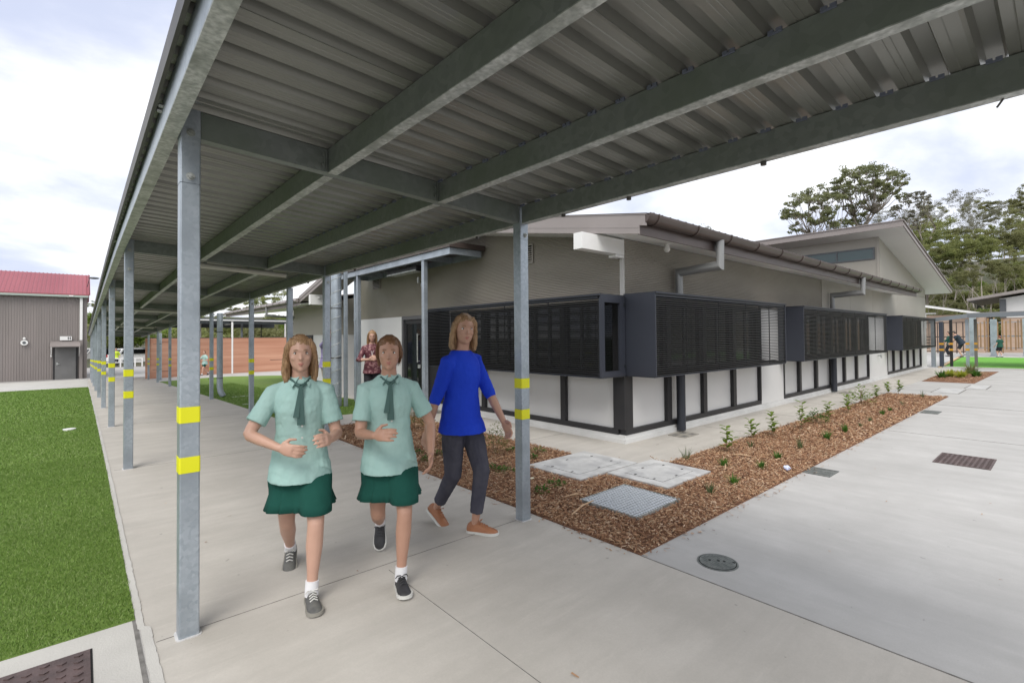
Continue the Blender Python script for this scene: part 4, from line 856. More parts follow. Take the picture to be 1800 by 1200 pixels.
m = MB(); m.tube([(5.02, 14.0, 2.66), (5.02, 13.93, 2.66)], 0.03, 12); m.build('sensor', white_t, b2)

# ================================================================== RAMMED EARTH WALL and court canopy
m = MB(); wp = [(2.96, 34.35), (4.4, 35.5), (6.3, 36.5), (8.6, 36.95), (11.0, 36.7), (13.5, 36.2)]
for a, b in zip(wp[:-1], wp[1:]):
    m.bar((a[0], a[1], 0), (b[0], b[1], 0), -0.4, 0, -1.0, 1.60)
rw = thing('rammed_earth_wall', (7, 36.5, ground(36.5)), 'long curved terracotta rammed earth wall with horizontal bands', 'wall')
m.build('wall', ram_m, rw)
m = MB()
for a, b in zip(wp[:-1], wp[1:]): m.bar((a[0], a[1], 0), (b[0], b[1], 0), -0.41, 0.01, 1.601, 1.635)
m.build('capping', dark_edge, rw)
ct = thing('court_canopy', (*at(450, 34), ground(33)), 'low flat roofed canopy on white posts in front of the rammed earth wall', 'canopy')
A = Vector((*at(338, 30.0), 0)); B = Vector((*at(548, 40.0), 0))
m = MB(); m.bar((A.x, A.y, 2.72), (B.x, B.y, 2.86), -4.0, 0, -0.02, 0.14); m.build('roof', mat('canopy_grey', (0.10, 0.105, 0.11), None, rough=0.5), ct)
m = MB(); m.bar((A.x, A.y, 2.72), (B.x, B.y, 2.86), 0.001, 0.1, -0.03, 0.05); m.build('gutter', white_t, ct)
m = MB(); m.bar((A.x, A.y, 2.30), (B.x, B.y, 2.42), -3.9, -3.8, 0.0, 0.35); m.bar((A.x, A.y, 2.5), (B.x, B.y, 2.64), -0.15, -0.05, 0.0, 0.2); m.build('beam', mat('canopy_beam', (0.05, 0.06, 0.065), None, rough=0.5), ct)
for (px, f, w_, mm) in ((408, 32.6, 0.10, white_t), (501, 37.2, 0.09, white_t), (459, 39.5, 0.06, frame_m), (515, 39.0, 0.07, white_t), (425, 36.5, 0.12, galv), (352, 33.0, 0.09, white_t)):
    x, y = at(px, f); m = MB(); m.box(x-w_/2, x+w_/2, y-w_/2, y+w_/2, ground(y)-0.05, 2.66); m.build('post', mm, ct)
x, y = at(396, 33); m = MB(); m.bar((x, y, 2.45), (x+0.9, y+0.7, 2.6), -0.06, 0.06, 0, 0.08); tag(m.build('canopy_batten', white_t), 'small white batten light under the court canopy', 'light fitting')

# ================================================================== SHED on the left
sh = thing('shed', (-4, 40.5, -0.87), 'large taupe corrugated shed with dark pink roof at the left edge', 'shed')
zb, zt = -0.9, 4.32; x0, x1 = -14.0, 0.20
m = MB(); n = int((x1-x0)/0.19); vs = []
xs = []
x = x0
while x < x1: xs += [(x, 0), (x+0.065, 0), (x+0.075, -0.022), (x+0.105, -0.022)]; x += 0.115
xs.append((x1, 0))
vs = [(x, 40.5+dy, zb) for x, dy in xs]+[(x, 40.5+dy, zt) for x, dy in xs]; n = len(xs); m.add(vs, [(i, i+1, n+i+1, n+i) for i in range(n-1)])
m.quad((x1, 40.5, zb), (x1, 48, zb), (x1, 48, zt), (x1, 40.5, zt)); m.add([(x1, 40.5, zt), (x1, 47.5, zt), (x1, 44, 5.85)], [(0, 1, 2)])
m.build('wall', shed_m, sh)
m = MB(); xs2 = []; x = x0-0.2
while x < x1+0.07: xs2 += [(x, 0), (x+0.10, 0), (x+0.12, 0.03), (x+0.15, 0.03)]; x += 0.19
n = len(xs2); a = [(x, 40.3, 4.30+dz) for x, dz in xs2]; b = [(x, 44, 5.93+dz) for x, dz in xs2]; c = [(x, 47.7, 4.30+dz) for x, dz in xs2]
m.add(a+b+c, [(i, i+1, n+i+1, n+i) for i in range(n-1)]+[(n+i, n+i+1, 2*n+i+1, 2*n+i) for i in range(n-1)]); m.build('roof', redroof, sh)
m = MB(); m.bar((x0, 40.28, 4.27), (x1+0.1, 40.28, 4.27), 0, 0.04, -0.0, 0.09); m.bar((x1+0.11, 40.28, 4.27), (x1+0.11, 44, 5.90), -0.015, 0.015, -0.02, 0.12); m.bar((x1+0.11, 44, 5.90), (x1+0.11, 47.7, 4.27), -0.015, 0.015, -0.02, 0.12); m.build('barge_board', redroof, sh)
m = MB(); m.box(x0, x1+0.1, 40.17, 40.275, 4.17, 4.29); m.build('gutter', greygreen, sh)
m = MB(); m.box(-2.6+2.0, -2.45+2.05, 40.14, 40.165, 4.20, 4.28); m.build('gutter_joiner', white_t, sh)
m = MB(); m.box(-0.10, 0.03, 40.30, 40.45, 1.55, 4.25); m.build('downpipe', white_t, sh); m = MB(); m.box(-0.11, 0.04, 40.29, 40.45, -0.9, 1.55); m.build('downpipe', shed_m, sh)
m = MB(); m.box(-1.30, -0.18, 40.42, 40.47, -0.9, 1.20); d = m.build('door', frame_m, sh); m = MB(); m.box(-1.21, -0.27, 40.395, 40.418, -0.88, 1.11); m.build('door_leaf', door_m, d); m = MB(); m.box(-1.15, -1.08, 40.36, 40.394, 0.05, 0.2); m.tube([(-1.12, 40.36, 0.1), (-1.0, 40.36, 0.1)], 0.02, 8); m.build('handle', galv_lip, d)
m = MB(); m.hexa([(-1.42, 39.75, 1.14), (-0.06, 39.75, 1.14), (-0.06, 40.45, 1.42), (-1.42, 40.45, 1.42), (-1.42, 39.75, 1.19), (-0.06, 39.75, 1.19), (-0.06, 40.45, 1.47), (-1.42, 40.45, 1.47)]); aw = m.build('awning', shed_m, sh)
m = MB()
for x in (-1.38, -0.10): m.bar((x, 39.78, 1.14), (x, 40.42, 0.62), -0.02, 0.02, -0.03, 0.03); m.box(x-0.03, x+0.03, 40.36, 40.44, 0.55, 1.15)
m.build('bracket', white_t, aw)
t = thing('toilet_sign', (-0.72, 40.4, 1.65), 'small white toilet sign with two figures above the shed door', 'sign')
m = MB(); m.box(-1.0, -0.46, 40.38, 40.41, 1.54, 1.78); m.build('board', white_t, t)
m = MB()
for cx_ in (-0.62, -0.53): disc3 = [(cx_+0.022*cos(2*pi*i/10), 1.735+0.022*sin(2*pi*i/10)) for i in range(10)]; m.rings([[(x, y, z) for x, z in disc3] for y in (40.372, 40.379)]); 
m.box(-0.645, -0.595, 40.372, 40.379, 1.64, 1.705); m.box(-0.638, -0.602, 40.372, 40.379, 1.58, 1.64); m.hexa([(-0.565, 40.372, 1.62), (-0.495, 40.372, 1.62), (-0.495, 40.379, 1.62), (-0.565, 40.379, 1.62), (-0.545, 40.372, 1.705), (-0.515, 40.372, 1.705), (-0.515, 40.379, 1.705), (-0.545, 40.379, 1.705)]); m.box(-0.545, -0.515, 40.372, 40.379, 1.58, 1.62)
m.build('figures', frame_m, t)
t = thing('wall_light', (-2.53, 40.4, 1.45), 'round white wall light on the shed', 'light fitting')
m = MB(); m.tube([(-2.53, 40.47, 1.42), (-2.53, 40.36, 1.42)], 0.16, 18, ell=(1, 1)); m.build('body', white_t, t); m = MB(); m.tube([(-2.53, 40.359, 1.42), (-2.53, 40.34, 1.42)], 0.08, 14); m.build('lens', grey_fr, t); m = MB(); m.sphere((-2.53, 40.4, 1.66), 0.07, 10, 6); m.build('sensor', white_t, t)
t = thing('flood_light', (0.35, 40.6, 5.3), 'flat grey floodlight on the roof corner of the shed', 'light fitting')
m = MB(); m.tube([(0.24, 41, 4.9), (0.34, 40.8, 5.40)], 0.02, 6); m.build('arm', grey_fr, t); m = MB(); m.sphere((0.56, 40.7, 5.45), (0.28, 0.2, 0.07), 14, 8); m.build('head', grey_fr, t)
# ================================================================== VEGETATION
def rotm(v, ax, an): return Matrix.Rotation(an, 3, ax) @ v
def gum_mesh(seed, H, spread, n_main, trunk_frac, leafn, leafs, clump_r, flat=0.55, r0_=0.2, lean=0.05, levels=3, droop=0.0):
    """returns (trunk MB, leaf verts array). Tree at origin, base z=0."""
    R_ = random.Random(seed); tb = MB(); tips = []
    def branch(p, d, ln, r, lev):
        n = 4; pts = [p]; rr = [r]; q = p.copy(); dd = d.copy()
        for i in range(n):
            dd = (dd+Vector((R_.uniform(-.16, .16), R_.uniform(-.16, .16), R_.uniform(0.0, .14)))).normalized(); q = q+dd*ln/n; pts.append(q.copy()); rr.append(r*(1-0.5*(i+1)/n))
        tb.tube(pts, rr, 6 if lev < 2 else 4, cap=False)
        if lev >= levels-1: tips.append((q, ln)); 
        if lev >= levels: return
        k = R_.choice((2, 3, 3)) if lev else n_main
        for j in range(k):
            ax = Vector((R_.uniform(-1, 1), R_.uniform(-1, 1), 0)).normalized()
            an = R_.uniform(0.3, 0.8)*spread
            nd = rotm(dd, ax, an); nd.z = max(nd.z, 0.12); nd.normalize()
            st = pts[-1] if j < 2 or lev else pts[-1-R_.choice((0, 1))]
            branch(st, nd, ln*R_.uniform(0.6, 0.85), rr[-1]*R_.uniform(0.65, 0.9), lev+1)
    d0 = Vector((R_.uniform(-lean, lean), R_.uniform(-lean, lean), 1)).normalized()
    ln0 = H*trunk_frac
    branch(Vector((0, 0, -0.3)), d0, ln0, r0_, 0)
    mz = max(t[0].z for t in tips); tot = mz+clump_r*flat
    g = np.random.default_rng(seed); V = []
    per = max(6, leafn//max(1, len(tips)))
    for (q, ln) in tips:
        cr = clump_r*R_.uniform(0.55, 1.2)
        u = g.normal(size=(per, 3)); u /= np.linalg.norm(u, axis=1)[:, None]; rad = g.random(per)**0.45
        c = np.array(q)+u*rad[:, None]*np.array([cr, cr, cr*flat])+np.array([0, 0, cr*0.15])
        s = leafs*g.uniform(0.5, 1.25, per)
        a = g.normal(size=(per, 3)); a[:, 2] -= droop; a /= np.linalg.norm(a, axis=1)[:, None]
        b = np.cross(a, g.normal(size=(per, 3))); b /= np.linalg.norm(b, axis=1)[:, None]
        p0 = c-a*s[:, None]*0.8; p1 = c+b*s[:, None]*0.32; p2 = c+a*s[:, None]*0.8; p3 = c-b*s[:, None]*0.32
        V.append(np.stack([p0, p1, p2, p3], 1).reshape(-1, 3))
    V = np.concatenate(V)
    return tb, V, tot
class TreeKind:
    def __init__(s, name, leafm, barkm, **kw):
        s.name = name; tb, V, tot = gum_mesh(**kw); s.h = tot
        me = bpy.data.meshes.new('trunk'); me.from_pydata(tb.v, [], tb.f); me.materials.append(barkm); me.polygons.foreach_set('use_smooth', [True]*len(me.polygons)); s.trunk = me
        o = npmesh('crown', V, np.arange(len(V)), 4, [leafm]); s.crown = o.data; bpy.data.objects.remove(o)
def place_tree(kind, x, y, z, h, label, group, cat='tree', rot=None, sxy=None):
    t = thing(kind.name, (x, y, z), label, cat, group); s = h/kind.h; t.rotation_euler = (0, 0, random.uniform(0, 6.28) if rot is None else rot)
    t.scale = (s*(sxy or 1), s*(sxy or 1), s)
    for nm, me in (('trunk', kind.trunk), ('crown', kind.crown)):
        o = bpy.data.objects.new(nm, me); col.objects.link(o); o.parent = t
    return t
def tz(x, y): return ground(y)-0.08+hill(x, y)
def topped(kind, px, f, ytop, label, group=None, cat='tree', rot=None, sxy=1.0, dz=0.0):
    x, y = at(px, f); z = tz(x, y)-dz; h = 1.5+(591-ytop)/FPX*f-z; return place_tree(kind, x, y, z, h, label, group, cat, rot, sxy)
K = [TreeKind('gum_tree', leaf_mid, bark_pale, seed=11, H=18, spread=0.75, n_main=4, trunk_frac=0.40, leafn=9000, leafs=0.26, clump_r=1.0, flat=0.55, r0_=0.2, levels=4),
     TreeKind('gum_tree', leaf_olive, bark_pale, seed=23, H=18, spread=0.7, n_main=3, trunk_frac=0.46, leafn=7600, leafs=0.26, clump_r=0.95, flat=0.6, r0_=0.17, lean=0.12, levels=4),
     TreeKind('gum_tree', leaf_mid, bark_m, seed=37, H=18, spread=0.85, n_main=4, trunk_frac=0.38, leafn=10000, leafs=0.26, clump_r=1.1, flat=0.5, r0_=0.19, levels=4),
     TreeKind('gum_tree', leaf_grey, bark_pale, seed=41, H=18, spread=0.6, n_main=3, trunk_frac=0.52, leafn=2200, leafs=0.24, clump_r=0.9, flat=0.7, r0_=0.15, lean=0.1, levels=4)]
KB = [TreeKind('bush', leaf_mid, bark_m, seed=51, H=5, spread=1.0, n_main=5, trunk_frac=0.22, leafn=3800, leafs=0.2, clump_r=0.85, flat=0.8, r0_=0.08),
      TreeKind('bush', leaf_olive, bark_m, seed=57, H=5, spread=1.1, n_main=5, trunk_frac=0.2, leafn=2600, leafs=0.2, clump_r=0.75, flat=0.8, r0_=0.08),
      TreeKind('bush', leaf_lime, bark_m, seed=59, H=5, spread=1.0, n_main=5, trunk_frac=0.25, leafn=3200, leafs=0.2, clump_r=0.8, flat=0.7, r0_=0.08)]
# the tall gums above the raised roof are built limb by limb: clumps of leaves at the ends of long curved limbs
def limb_tree(px0, f, zh, clumps, label, seed, r0_, leafm, per, rot=0.0):
    R_ = random.Random(seed); g = np.random.default_rng(seed); x0, y0 = at(px0, f); zb = tz(x0, y0)-0.3
    t = thing('gum_tree', (x0, y0, zb), label, 'tree'); tb = MB(); V = []
    base = Vector((x0, y0, zb)); hub = Vector((x0, y0, zh)); tb.tube([base, base.lerp(hub, .5)+Vector((.25, -.2, 0)), hub], [r0_, r0_*.8, r0_*.62], 8)
    forks = []
    for k in range(5):
        a = k*2*pi/5+.4; forks.append(hub+Vector((cos(a)*1.6, sin(a)*1.6, R_.uniform(1.2, 2.6))))
        tb.tube([hub-Vector((0, 0, .4)), hub+(forks[-1]-hub)*.5+Vector((0, 0, -.15)), forks[-1]], [r0_*.5, r0_*.42, r0_*.34], 6)
    for (px, py, r) in clumps:
        for dup_ in range(2):
            ff = f+R_.uniform(-4.5, 4.5); xx, yy = at(px+R_.uniform(-3, 3)*dup_, ff); c = Vector((xx, yy, 1.5+(591-py)/FPX*ff)); c.z += dup_*R_.uniform(-.8, .2)
            s = min(forks, key=lambda q: (q-c).length+R_.uniform(0, 1.5)); mid = s.lerp(c, .5)+Vector((R_.uniform(-.3, .3), R_.uniform(-.3, .3), R_.uniform(-.9, -.1)))
            tb.tube([s, s.lerp(mid, .55)+Vector((0, 0, -.12)), mid, mid.lerp(c, .6)+Vector((R_.uniform(-.2, .2), 0, .1)), c], [r0_*.24, r0_*.18, r0_*.13, r0_*.08, .02], 5)
            rr = r*R_.uniform(.75, 1.1)
            for q in range(5):
                cc = c+Vector((R_.uniform(-1, 1)*rr*.8, R_.uniform(-1, 1)*rr*.8, R_.uniform(-.35, .35)*rr)); tb.tube([c.lerp(mid, .25), cc], [.03, .012], 4)
                n_ = per//10; u = g.normal(size=(n_, 3)); u /= np.linalg.norm(u, axis=1)[:, None]; cr_ = rr*R_.uniform(.35, .62)
                P_ = np.array(cc)+u*(g.random(n_)**.4)[:, None]*np.array([cr_, cr_, cr_*.5]); sz = .135*g.uniform(.5, 1.3, n_)
                A = g.normal(size=(n_, 3)); A /= np.linalg.norm(A, axis=1)[:, None]; B = np.cross(A, g.normal(size=(n_, 3))); B /= np.linalg.norm(B, axis=1)[:, None]
                V.append(np.stack([P_-A*sz[:, None], P_+B*sz[:, None]*.4, P_+A*sz[:, None], P_-B*sz[:, None]*.4], 1).reshape(-1, 3))
    tb.build('trunk', bark_m, t, smooth=True); V = np.concatenate(V)-np.array([x0, y0, zb]); npmesh('crown', V, np.arange(len(V)), 4, [leafm], parent=t)
Z = lambda L_: [(1360+u/6.43, 280+v/6.43, r) for u, v, r in L_]
limb_tree(1516, 62, 14.5, Z([(900, 160, 1.0), (1000, 140, 1.0), (1080, 128, 1.0), (1160, 150, 1.0), (1250, 125, 1.0), (1340, 165, 1.0), (1420, 205, .9), (1490, 235, .9), (1500, 300, .6), (770, 240, 1.0), (730, 285, .6), (830, 200, .9), (960, 210, .8), (870, 300, .9), (950, 330, .8), (780, 330, .8), (1110, 290, .9), (1190, 310, .9), (1240, 300, .8), (1370, 340, .9), (1300, 345, .8), (1440, 385, .6), (1120, 400, .9), (1210, 430, 1.0), (1080, 350, .7), (1240, 460, .6), (1000, 540, .9), (950, 600, .9), (1040, 710, .8), (1140, 560, .7), (1060, 640, .6), (870, 540, .6), (930, 700, .5), (1280, 380, .7), (1180, 220, .7), (1330, 250, .6), (1040, 250, .7), (890, 420, .5)]),
          'tallest spreading gum tree standing alone above the raised roof', 3, .28, leaf_gum, 430)
limb_tree(1442, 58, 11.5, Z([(390, 400, 1.0), (520, 365, 1.0), (450, 450, .9), (560, 455, 1.0), (300, 430, .8), (230, 520, .7), (640, 375, .8), (710, 405, .9), (830, 395, .9), (780, 440, .7), (320, 640, .9), (250, 620, .8), (180, 600, .7), (150, 665, .6), (260, 750, .7), (420, 500, .6), (400, 640, .8), (480, 570, .6), (610, 520, .8), (640, 610, 1.0), (700, 590, .9), (680, 680, .9), (580, 720, .7), (720, 745, .9), (790, 730, .9), (500, 740, .6), (340, 830, .5), (440, 700, .5), (880, 720, .5)]),
          'broad gum tree just left of the tallest gum behind the raised roof', 4, .24, leaf_gum, 400)
limb_tree(1628, 68, 13.5, Z([(1400, 570, .5), (1500, 470, .6), (1560, 420, .5), (1640, 410, .6), (1700, 420, .7), (1760, 450, .7), (1790, 520, .7), (1650, 510, .5), (1560, 520, .4), (1600, 620, .4), (1700, 570, .5), (1500, 690, .4), (1380, 600, .5), (1740, 640, .5), (1450, 560, .4), (1620, 720, .5)]),
          'thin sparse gum tree right of the tallest gum above the roof tip', 5, .17, leaf_grey, 240)
topped(K[3], 1228, 58, 392, 'gum top barely peeping over the long brown gutter')
rt = random.Random(5)
ROWS = {52: 'at the foot of the right hillside', 64: 'low on the right hillside', 80: 'part way up the right hillside', 100: 'on the middle of the right hillside', 122: 'high on the right hillside', 140: 'on the ridge of the right hillside'}
for (f, pxs, yt, kinds) in [(52, range(1640, 1960, 58), (440, 475), (0, 1, 2)), (64, range(1618, 2000, 40), (395, 440), (0, 2, 1)), (80, range(1600, 2050, 38), (380, 420), (0, 1, 2)), (100, range(1600, 2050, 40), (365, 400), (1, 0, 3)), (122, range(1590, 2050, 38), (352, 385), (3, 1, 3)), (140, range(1590, 2050, 30), (345, 380), (3, 3, 1))]:
    q = 0
    for px in pxs:
        p = px+rt.uniform(-8, 8); ff = f*rt.uniform(0.95, 1.05); k = K[rt.choice(kinds)]
        lb = {0: 'green gum tree', 1: 'olive leaning gum tree', 2: 'broad green gum tree', 3: 'thin greyish gum tree'}[K.index(k)]
        topped(k, p, ff, rt.uniform(*yt)-max(0, p-1650)*0.12, lb+', %s from the left %s' % (ORD[q], ROWS[f]), 'gum trees '+ROWS[f], sxy=rt.uniform(0.8, 1.05)); q += 1
bs = sorted([(rt.uniform(1600, 2000), rt.uniform(50, 105), rt.choice((0, 1, 1, 2)), rt.uniform(2.0, 4.5), rt.uniform(1.0, 1.5)) for i in range(66)]); cnt = [0, 0, 0]
for (px, f, k, h, sx) in bs:
    x, y = at(px, f); nm = ('green', 'olive', 'lime green')[k]
    place_tree(KB[k], x, y, tz(x, y), h, '%s bush, %s %s one from the left under the right hillside gums' % (nm, ORD[cnt[k]], nm), 'bushes under the hillside gums', cat='bush', sxy=sx); cnt[k] += 1
for i, (px, f, yt, k, lb) in enumerate([(430, 66, 522, K[1], 'dark spreading gum above the court canopy, left of the pair'), (484, 60, 505, K[0], 'taller gum above the court canopy beside the brown gutter'),
                          (372, 75, 545, K[0], 'gum tree just right of the near galvanised post above the rammed earth wall'), (158, 90, 520, K[2], 'dark gum tree at the corner of the shed'),
                          (188, 70, 560, K[2], 'dense dark gum at the far end of the walkway, left'), (215, 68, 565, K[0], 'dense gum at the far end of the walkway, middle'), (250, 66, 560, K[2], 'dense gum behind the far cars'), (290, 72, 560, K[2], 'gum tree behind the left end of the rammed earth wall'),
                          (50, 78, 471, K[0], 'small tree top showing above the pink shed roof'), (-4, 80, 473, K[1], 'tree top at the far left above the pink shed roof'), (330, 78, 555, K[0], 'gum tree hidden beside the near post'), (548, 75, 540, K[1], 'gum tree behind the second building')]):
    topped(k, px, f, yt, lb, 'gum trees behind the court', sxy=1.3 if i < 3 else 1.2)
bs = sorted([(rt.uniform(165, 640), rt.uniform(48, 85), rt.choice((0, 0, 2, 1)), rt.uniform(2.5, 4.6)) for i in range(44)]); cnt = [0, 0, 0]
for (px, f, k, h) in bs:
    x, y = at(px, f); nm = ('green', 'olive', 'lime green')[k]
    place_tree(KB[k], x, y, tz(x, y)-0.2, h, '%s bush, %s %s one from the left behind the rammed earth wall' % (nm, ORD[cnt[k]], nm), 'bushes behind the rammed earth wall', cat='bush', sxy=1.2); cnt[k] += 1
# ------------------------------------------------------------------ planting in the beds
def leaf(m, p, d, up, ln, wd, curl=0.2):
    d = d.normalized(); s = d.cross(up).normalized(); n = s.cross(d).normalized()
    a = p; b = p+d*ln*0.35+s*wd*0.5+n*ln*0.06; c = p+d*ln*0.75+s*wd*0.38; e = p+d*ln-n*ln*curl; f_ = p+d*ln*0.75-s*wd*0.38; g_ = p+d*ln*0.35-s*wd*0.5+n*ln*0.06; mid = p+d*ln*0.4-n*ln*0.02; mid2 = p+d*ln*0.75-n*ln*0.06
    m.add([a, b, c, e, f_, g_, mid, mid2], [(0, 1, 6), (1, 2, 7, 6), (2, 3, 7), (0, 6, 5), (6, 7, 4, 5), (7, 3, 4)])
def seedling(x, y, h, seed, label):
    R_ = random.Random(seed); t = thing('seedling', (x, y, 0.01), label, 'plant', 'leafy seedlings along the long mulch bed'); m = MB(); lv = MB()
    pts = [Vector((x, y, 0))]; 
    for i in range(5): pts.append(pts[-1]+Vector((R_.uniform(-.022, .022), R_.uniform(-.022, .022), h*0.92/5)))
    m.tube(pts, [0.005, 0.0045, 0.004, 0.003, 0.0025, 0.0015], 5)
    def leaves(pts, n0, k, s):
        for i in range(k):
            u = n0+(1-n0)*i/(k-1); idx = min(int(u*(len(pts)-1)), len(pts)-2); fr_ = u*(len(pts)-1)-idx; p = pts[idx].lerp(pts[idx+1], fr_); a = i*2.4+R_.uniform(-.4, .4)
            leaf(lv, p, Vector((cos(a), sin(a), R_.uniform(0.25, 0.8))), Vector((0, 0, 1)), s*R_.uniform(0.75, 1.15), s*0.52)
    leaves(pts, 0.2, 15, 0.105)
    for q in range(R_.choice((1, 2, 2))):
        st = pts[R_.choice((1, 2))]; a = R_.uniform(0, 6.28); bp = [st, st+Vector((cos(a)*0.06, sin(a)*0.06, 0.06)), st+Vector((cos(a)*0.09, sin(a)*0.09, 0.15))]; m.tube(bp, [0.003, 0.0025, 0.0015], 4); leaves(bp, 0.3, 7, 0.085)
    m.build('stem', stem_m, t); lv.build('leaves', leaf_seed, t)
from itertools import count
SD = [(5.62, 2.86, .30), (6.5, 2.90, .33), (7.6, 2.76, .36), (8.85, 2.86, .46), (10.25, 2.83, .36), (11.4, 2.72, .46), (12.6, 2.9, .45), (13.6, 2.84, .5), (14.1, 2.98, .48), (14.75, 2.7, .5)]
def gp(px, py):   # ground point under a pixel column/row, used once per plant
    r = cf+cr*((px-900)/FPX)-cu*((py-576.5)/FPX); tt = -1.5/r.z; return (r.x*tt, r.y*tt)
SP = [(1278, 797, 50), (1315, 772, 36), (1360, 768, 46), (1408, 757, 53), (1457, 737, 32), (1490, 727, 36), (1542, 702, 26), (1562, 693, 22), (1580, 693, 25)]
for i, (px, py, hp) in enumerate(SP):
    x, y = gp(px, py); y = min(y, 3.05); f = x*f0.x+y*f0.y
    seedling(x, y, hp/FPX*f, 100+i, 'leafy upright seedling, %s from the near end of the row along the building path' % ORD[i])
def tuft(x, y, h, n, w_, m_, label, group, name='grass_tuft', cat='plant', seed=1, spread=0.5, wd=0.008):
    R_ = random.Random(seed); t = MB()
    for i in range(n):
        a = R_.uniform(0, 6.28); s = R_.uniform(0.1, spread); p = Vector((x+cos(a)*w_*0.2*R_.random(), y+sin(a)*w_*0.2*R_.random(), 0.005)); d = Vector((cos(a)*s, sin(a)*s, 1)).normalized(); side = Vector((-sin(a), cos(a), 0))*wd/2; hh = h*R_.uniform(0.6, 1.05)
        q1 = p+d*hh*0.5; q2 = p+d*hh+Vector((cos(a), sin(a), -0.3))*hh*0.18*s*2
        t.add([p-side, p+side, q1+side*0.8, q1-side*0.8, q2], [(0, 1, 2, 3), (3, 2, 4)])
    o = t.build(name, m_); tag(o, label, cat, group); return o
TP = [(1207, 810, 25, 1), (1272, 822, 22, 0), (1320, 787, 14, 2), (1248, 870, 24, 2), (1290, 853, 22, 0), (1338, 825, 18, 0), (1367, 808, 17, 0), (1408, 790, 26, 1), (1454, 773, 20, 0), (1486, 760, 17, 0), (1512, 751, 10, 2), (1530, 742, 12, 2), (1551, 730, 11, 0), (1565, 723, 9, 0), (1587, 713, 11, 2), (1621, 699, 13, 1)]
for i, (px, py, hp, k) in enumerate(TP):
    x, y = gp(px, py); f = x*f0.x+y*f0.y; h = hp/FPX*f*1.05
    tuft(x, y, h, (34, 22, 26)[k], h, (leaf_low, leaf_tuft, leaf_tuft)[k], '%s low strappy tuft, %s from the near end of the long mulch bed' % (('dark green', 'thin upright', 'pale green')[k], ORD[i]), 'low tufts in the long mulch bed', seed=i, spread=(0.75, 0.45, 0.6)[k], wd=(0.012, 0.008, 0.008)[k])
def cover(x, y, w_, h, n, m_, label, group, seed, name='ground_cover_plant', ls=0.03):
    R_ = random.Random(seed); m = MB()
    for i in range(n):
        a = R_.uniform(0, 6.28); r = w_*0.5*sqrt(R_.random()); z = h*(1-(r/(w_*0.5))**2*0.6)*R_.uniform(0.3, 1.0)+0.01; b = a+R_.uniform(-1, 1)
        leaf(m, Vector((x+cos(a)*r, y+sin(a)*r, z)), Vector((cos(b), sin(b), R_.uniform(0.0, 0.9))), Vector((0, 0, 1)), ls*R_.uniform(0.7, 1.3), ls*0.5)
    st = MB()
    for i in range(7): a = R_.uniform(0, 6.28); r = w_*0.35*R_.random(); st.tube([(x, y, 0), (x+cos(a)*r*0.5, y+sin(a)*r*0.5, h*0.4), (x+cos(a)*r, y+sin(a)*r, h*0.75)], 0.0025, 4)
    t = thing(name, (x, y, 0), label, 'plant', group); m.build('leaves', m_, t); st.build('stem', stem_m, t)
x, y = gp(1437, 745); cover(x, y, 0.3, 0.26, 150, leaf_low, 'round bright green bushy plant between seedlings in the long mulch bed', None, 5, 'bushy_plant', 0.05)
x, y = gp(1512, 712); cover(x, min(y, 2.95), 0.45, 0.42, 150, leaf_seed, 'wide bushy seedling among the upright ones toward the far end of the bed', None, 6, 'bushy_plant', 0.07)
for i, (px, py, hp, wp_, lb) in enumerate([(793, 785, 48, 40, 'reddish green shrub behind the woman in blue'), (871, 800, 58, 46, 'fine leaved green shrub just left of the right hand walkway post'), (729, 757, 44, 30, 'small shrub near the foot of the thin canopy post')]):
    x, y = gp(px, py); f = x*f0.x+y*f0.y; cover(x, y, wp_/FPX*f, hp/FPX*f, 420, leaf_shrub, lb, 'shrubs in the mulch beside the walkway', 20+i, 'shrub', 0.028)
for i, (px, py, w_, lb) in enumerate([(770, 802, .2, 'trailing green plant beside the walkway edge'), (732, 800, .15, 'small trailing plant near the student in front'), (750, 812, .13, 'tiny trailing plant at the walkway edge'), (868, 828, .18, 'pale trailing plant left of the right hand post'), (889, 832, .2, 'dark green trailing plant touching the right hand post'), (901, 795, .14, 'trailing plant hidden beside the post'), (945, 797, .22, 'trailing plant at the path edge right of the post'), (935, 808, .14, 'small trailing plant directly right of the post'), (953, 869, .12, 'small trailing plant by the bark strips'), (977, 856, .17, 'trailing plant below the left concrete pit')]):
    x, y = gp(px, py); cover(x, y, w_, 0.07, 60, leaf_low, lb, 'trailing plants in the mulch beside the walkway', 40+i, ls=0.034)
# far bed: yellow green clumps
fm = [leafmat('yellow_green_leaves', (0.22, 0.30, 0.03), (0.42, 0.45, 0.06), 8), leaf_low, leaf_olive]
for i, (px, py, h, w_, k, lb) in enumerate([(1672, 662, .30, .5, 0, 'bright yellow green clump in the far mulch bed, left'), (1690, 664, .32, .5, 0, 'bright yellow green clump in the far mulch bed, middle'), (1706, 658, .5, .4, 2, 'tall spiky olive plant in the far mulch bed'), (1716, 662, .3, .45, 1, 'dark green clump right in the far mulch bed'), (1655, 664, .3, .5, 1, 'small dark clump left in the far mulch bed')]):
    x, y = gp(px, py); tuft(x, y, h, 70, w_, fm[k], lb, 'clumps in the far mulch bed', 'clump_plant', seed=i+60, spread=1.1, wd=0.04)

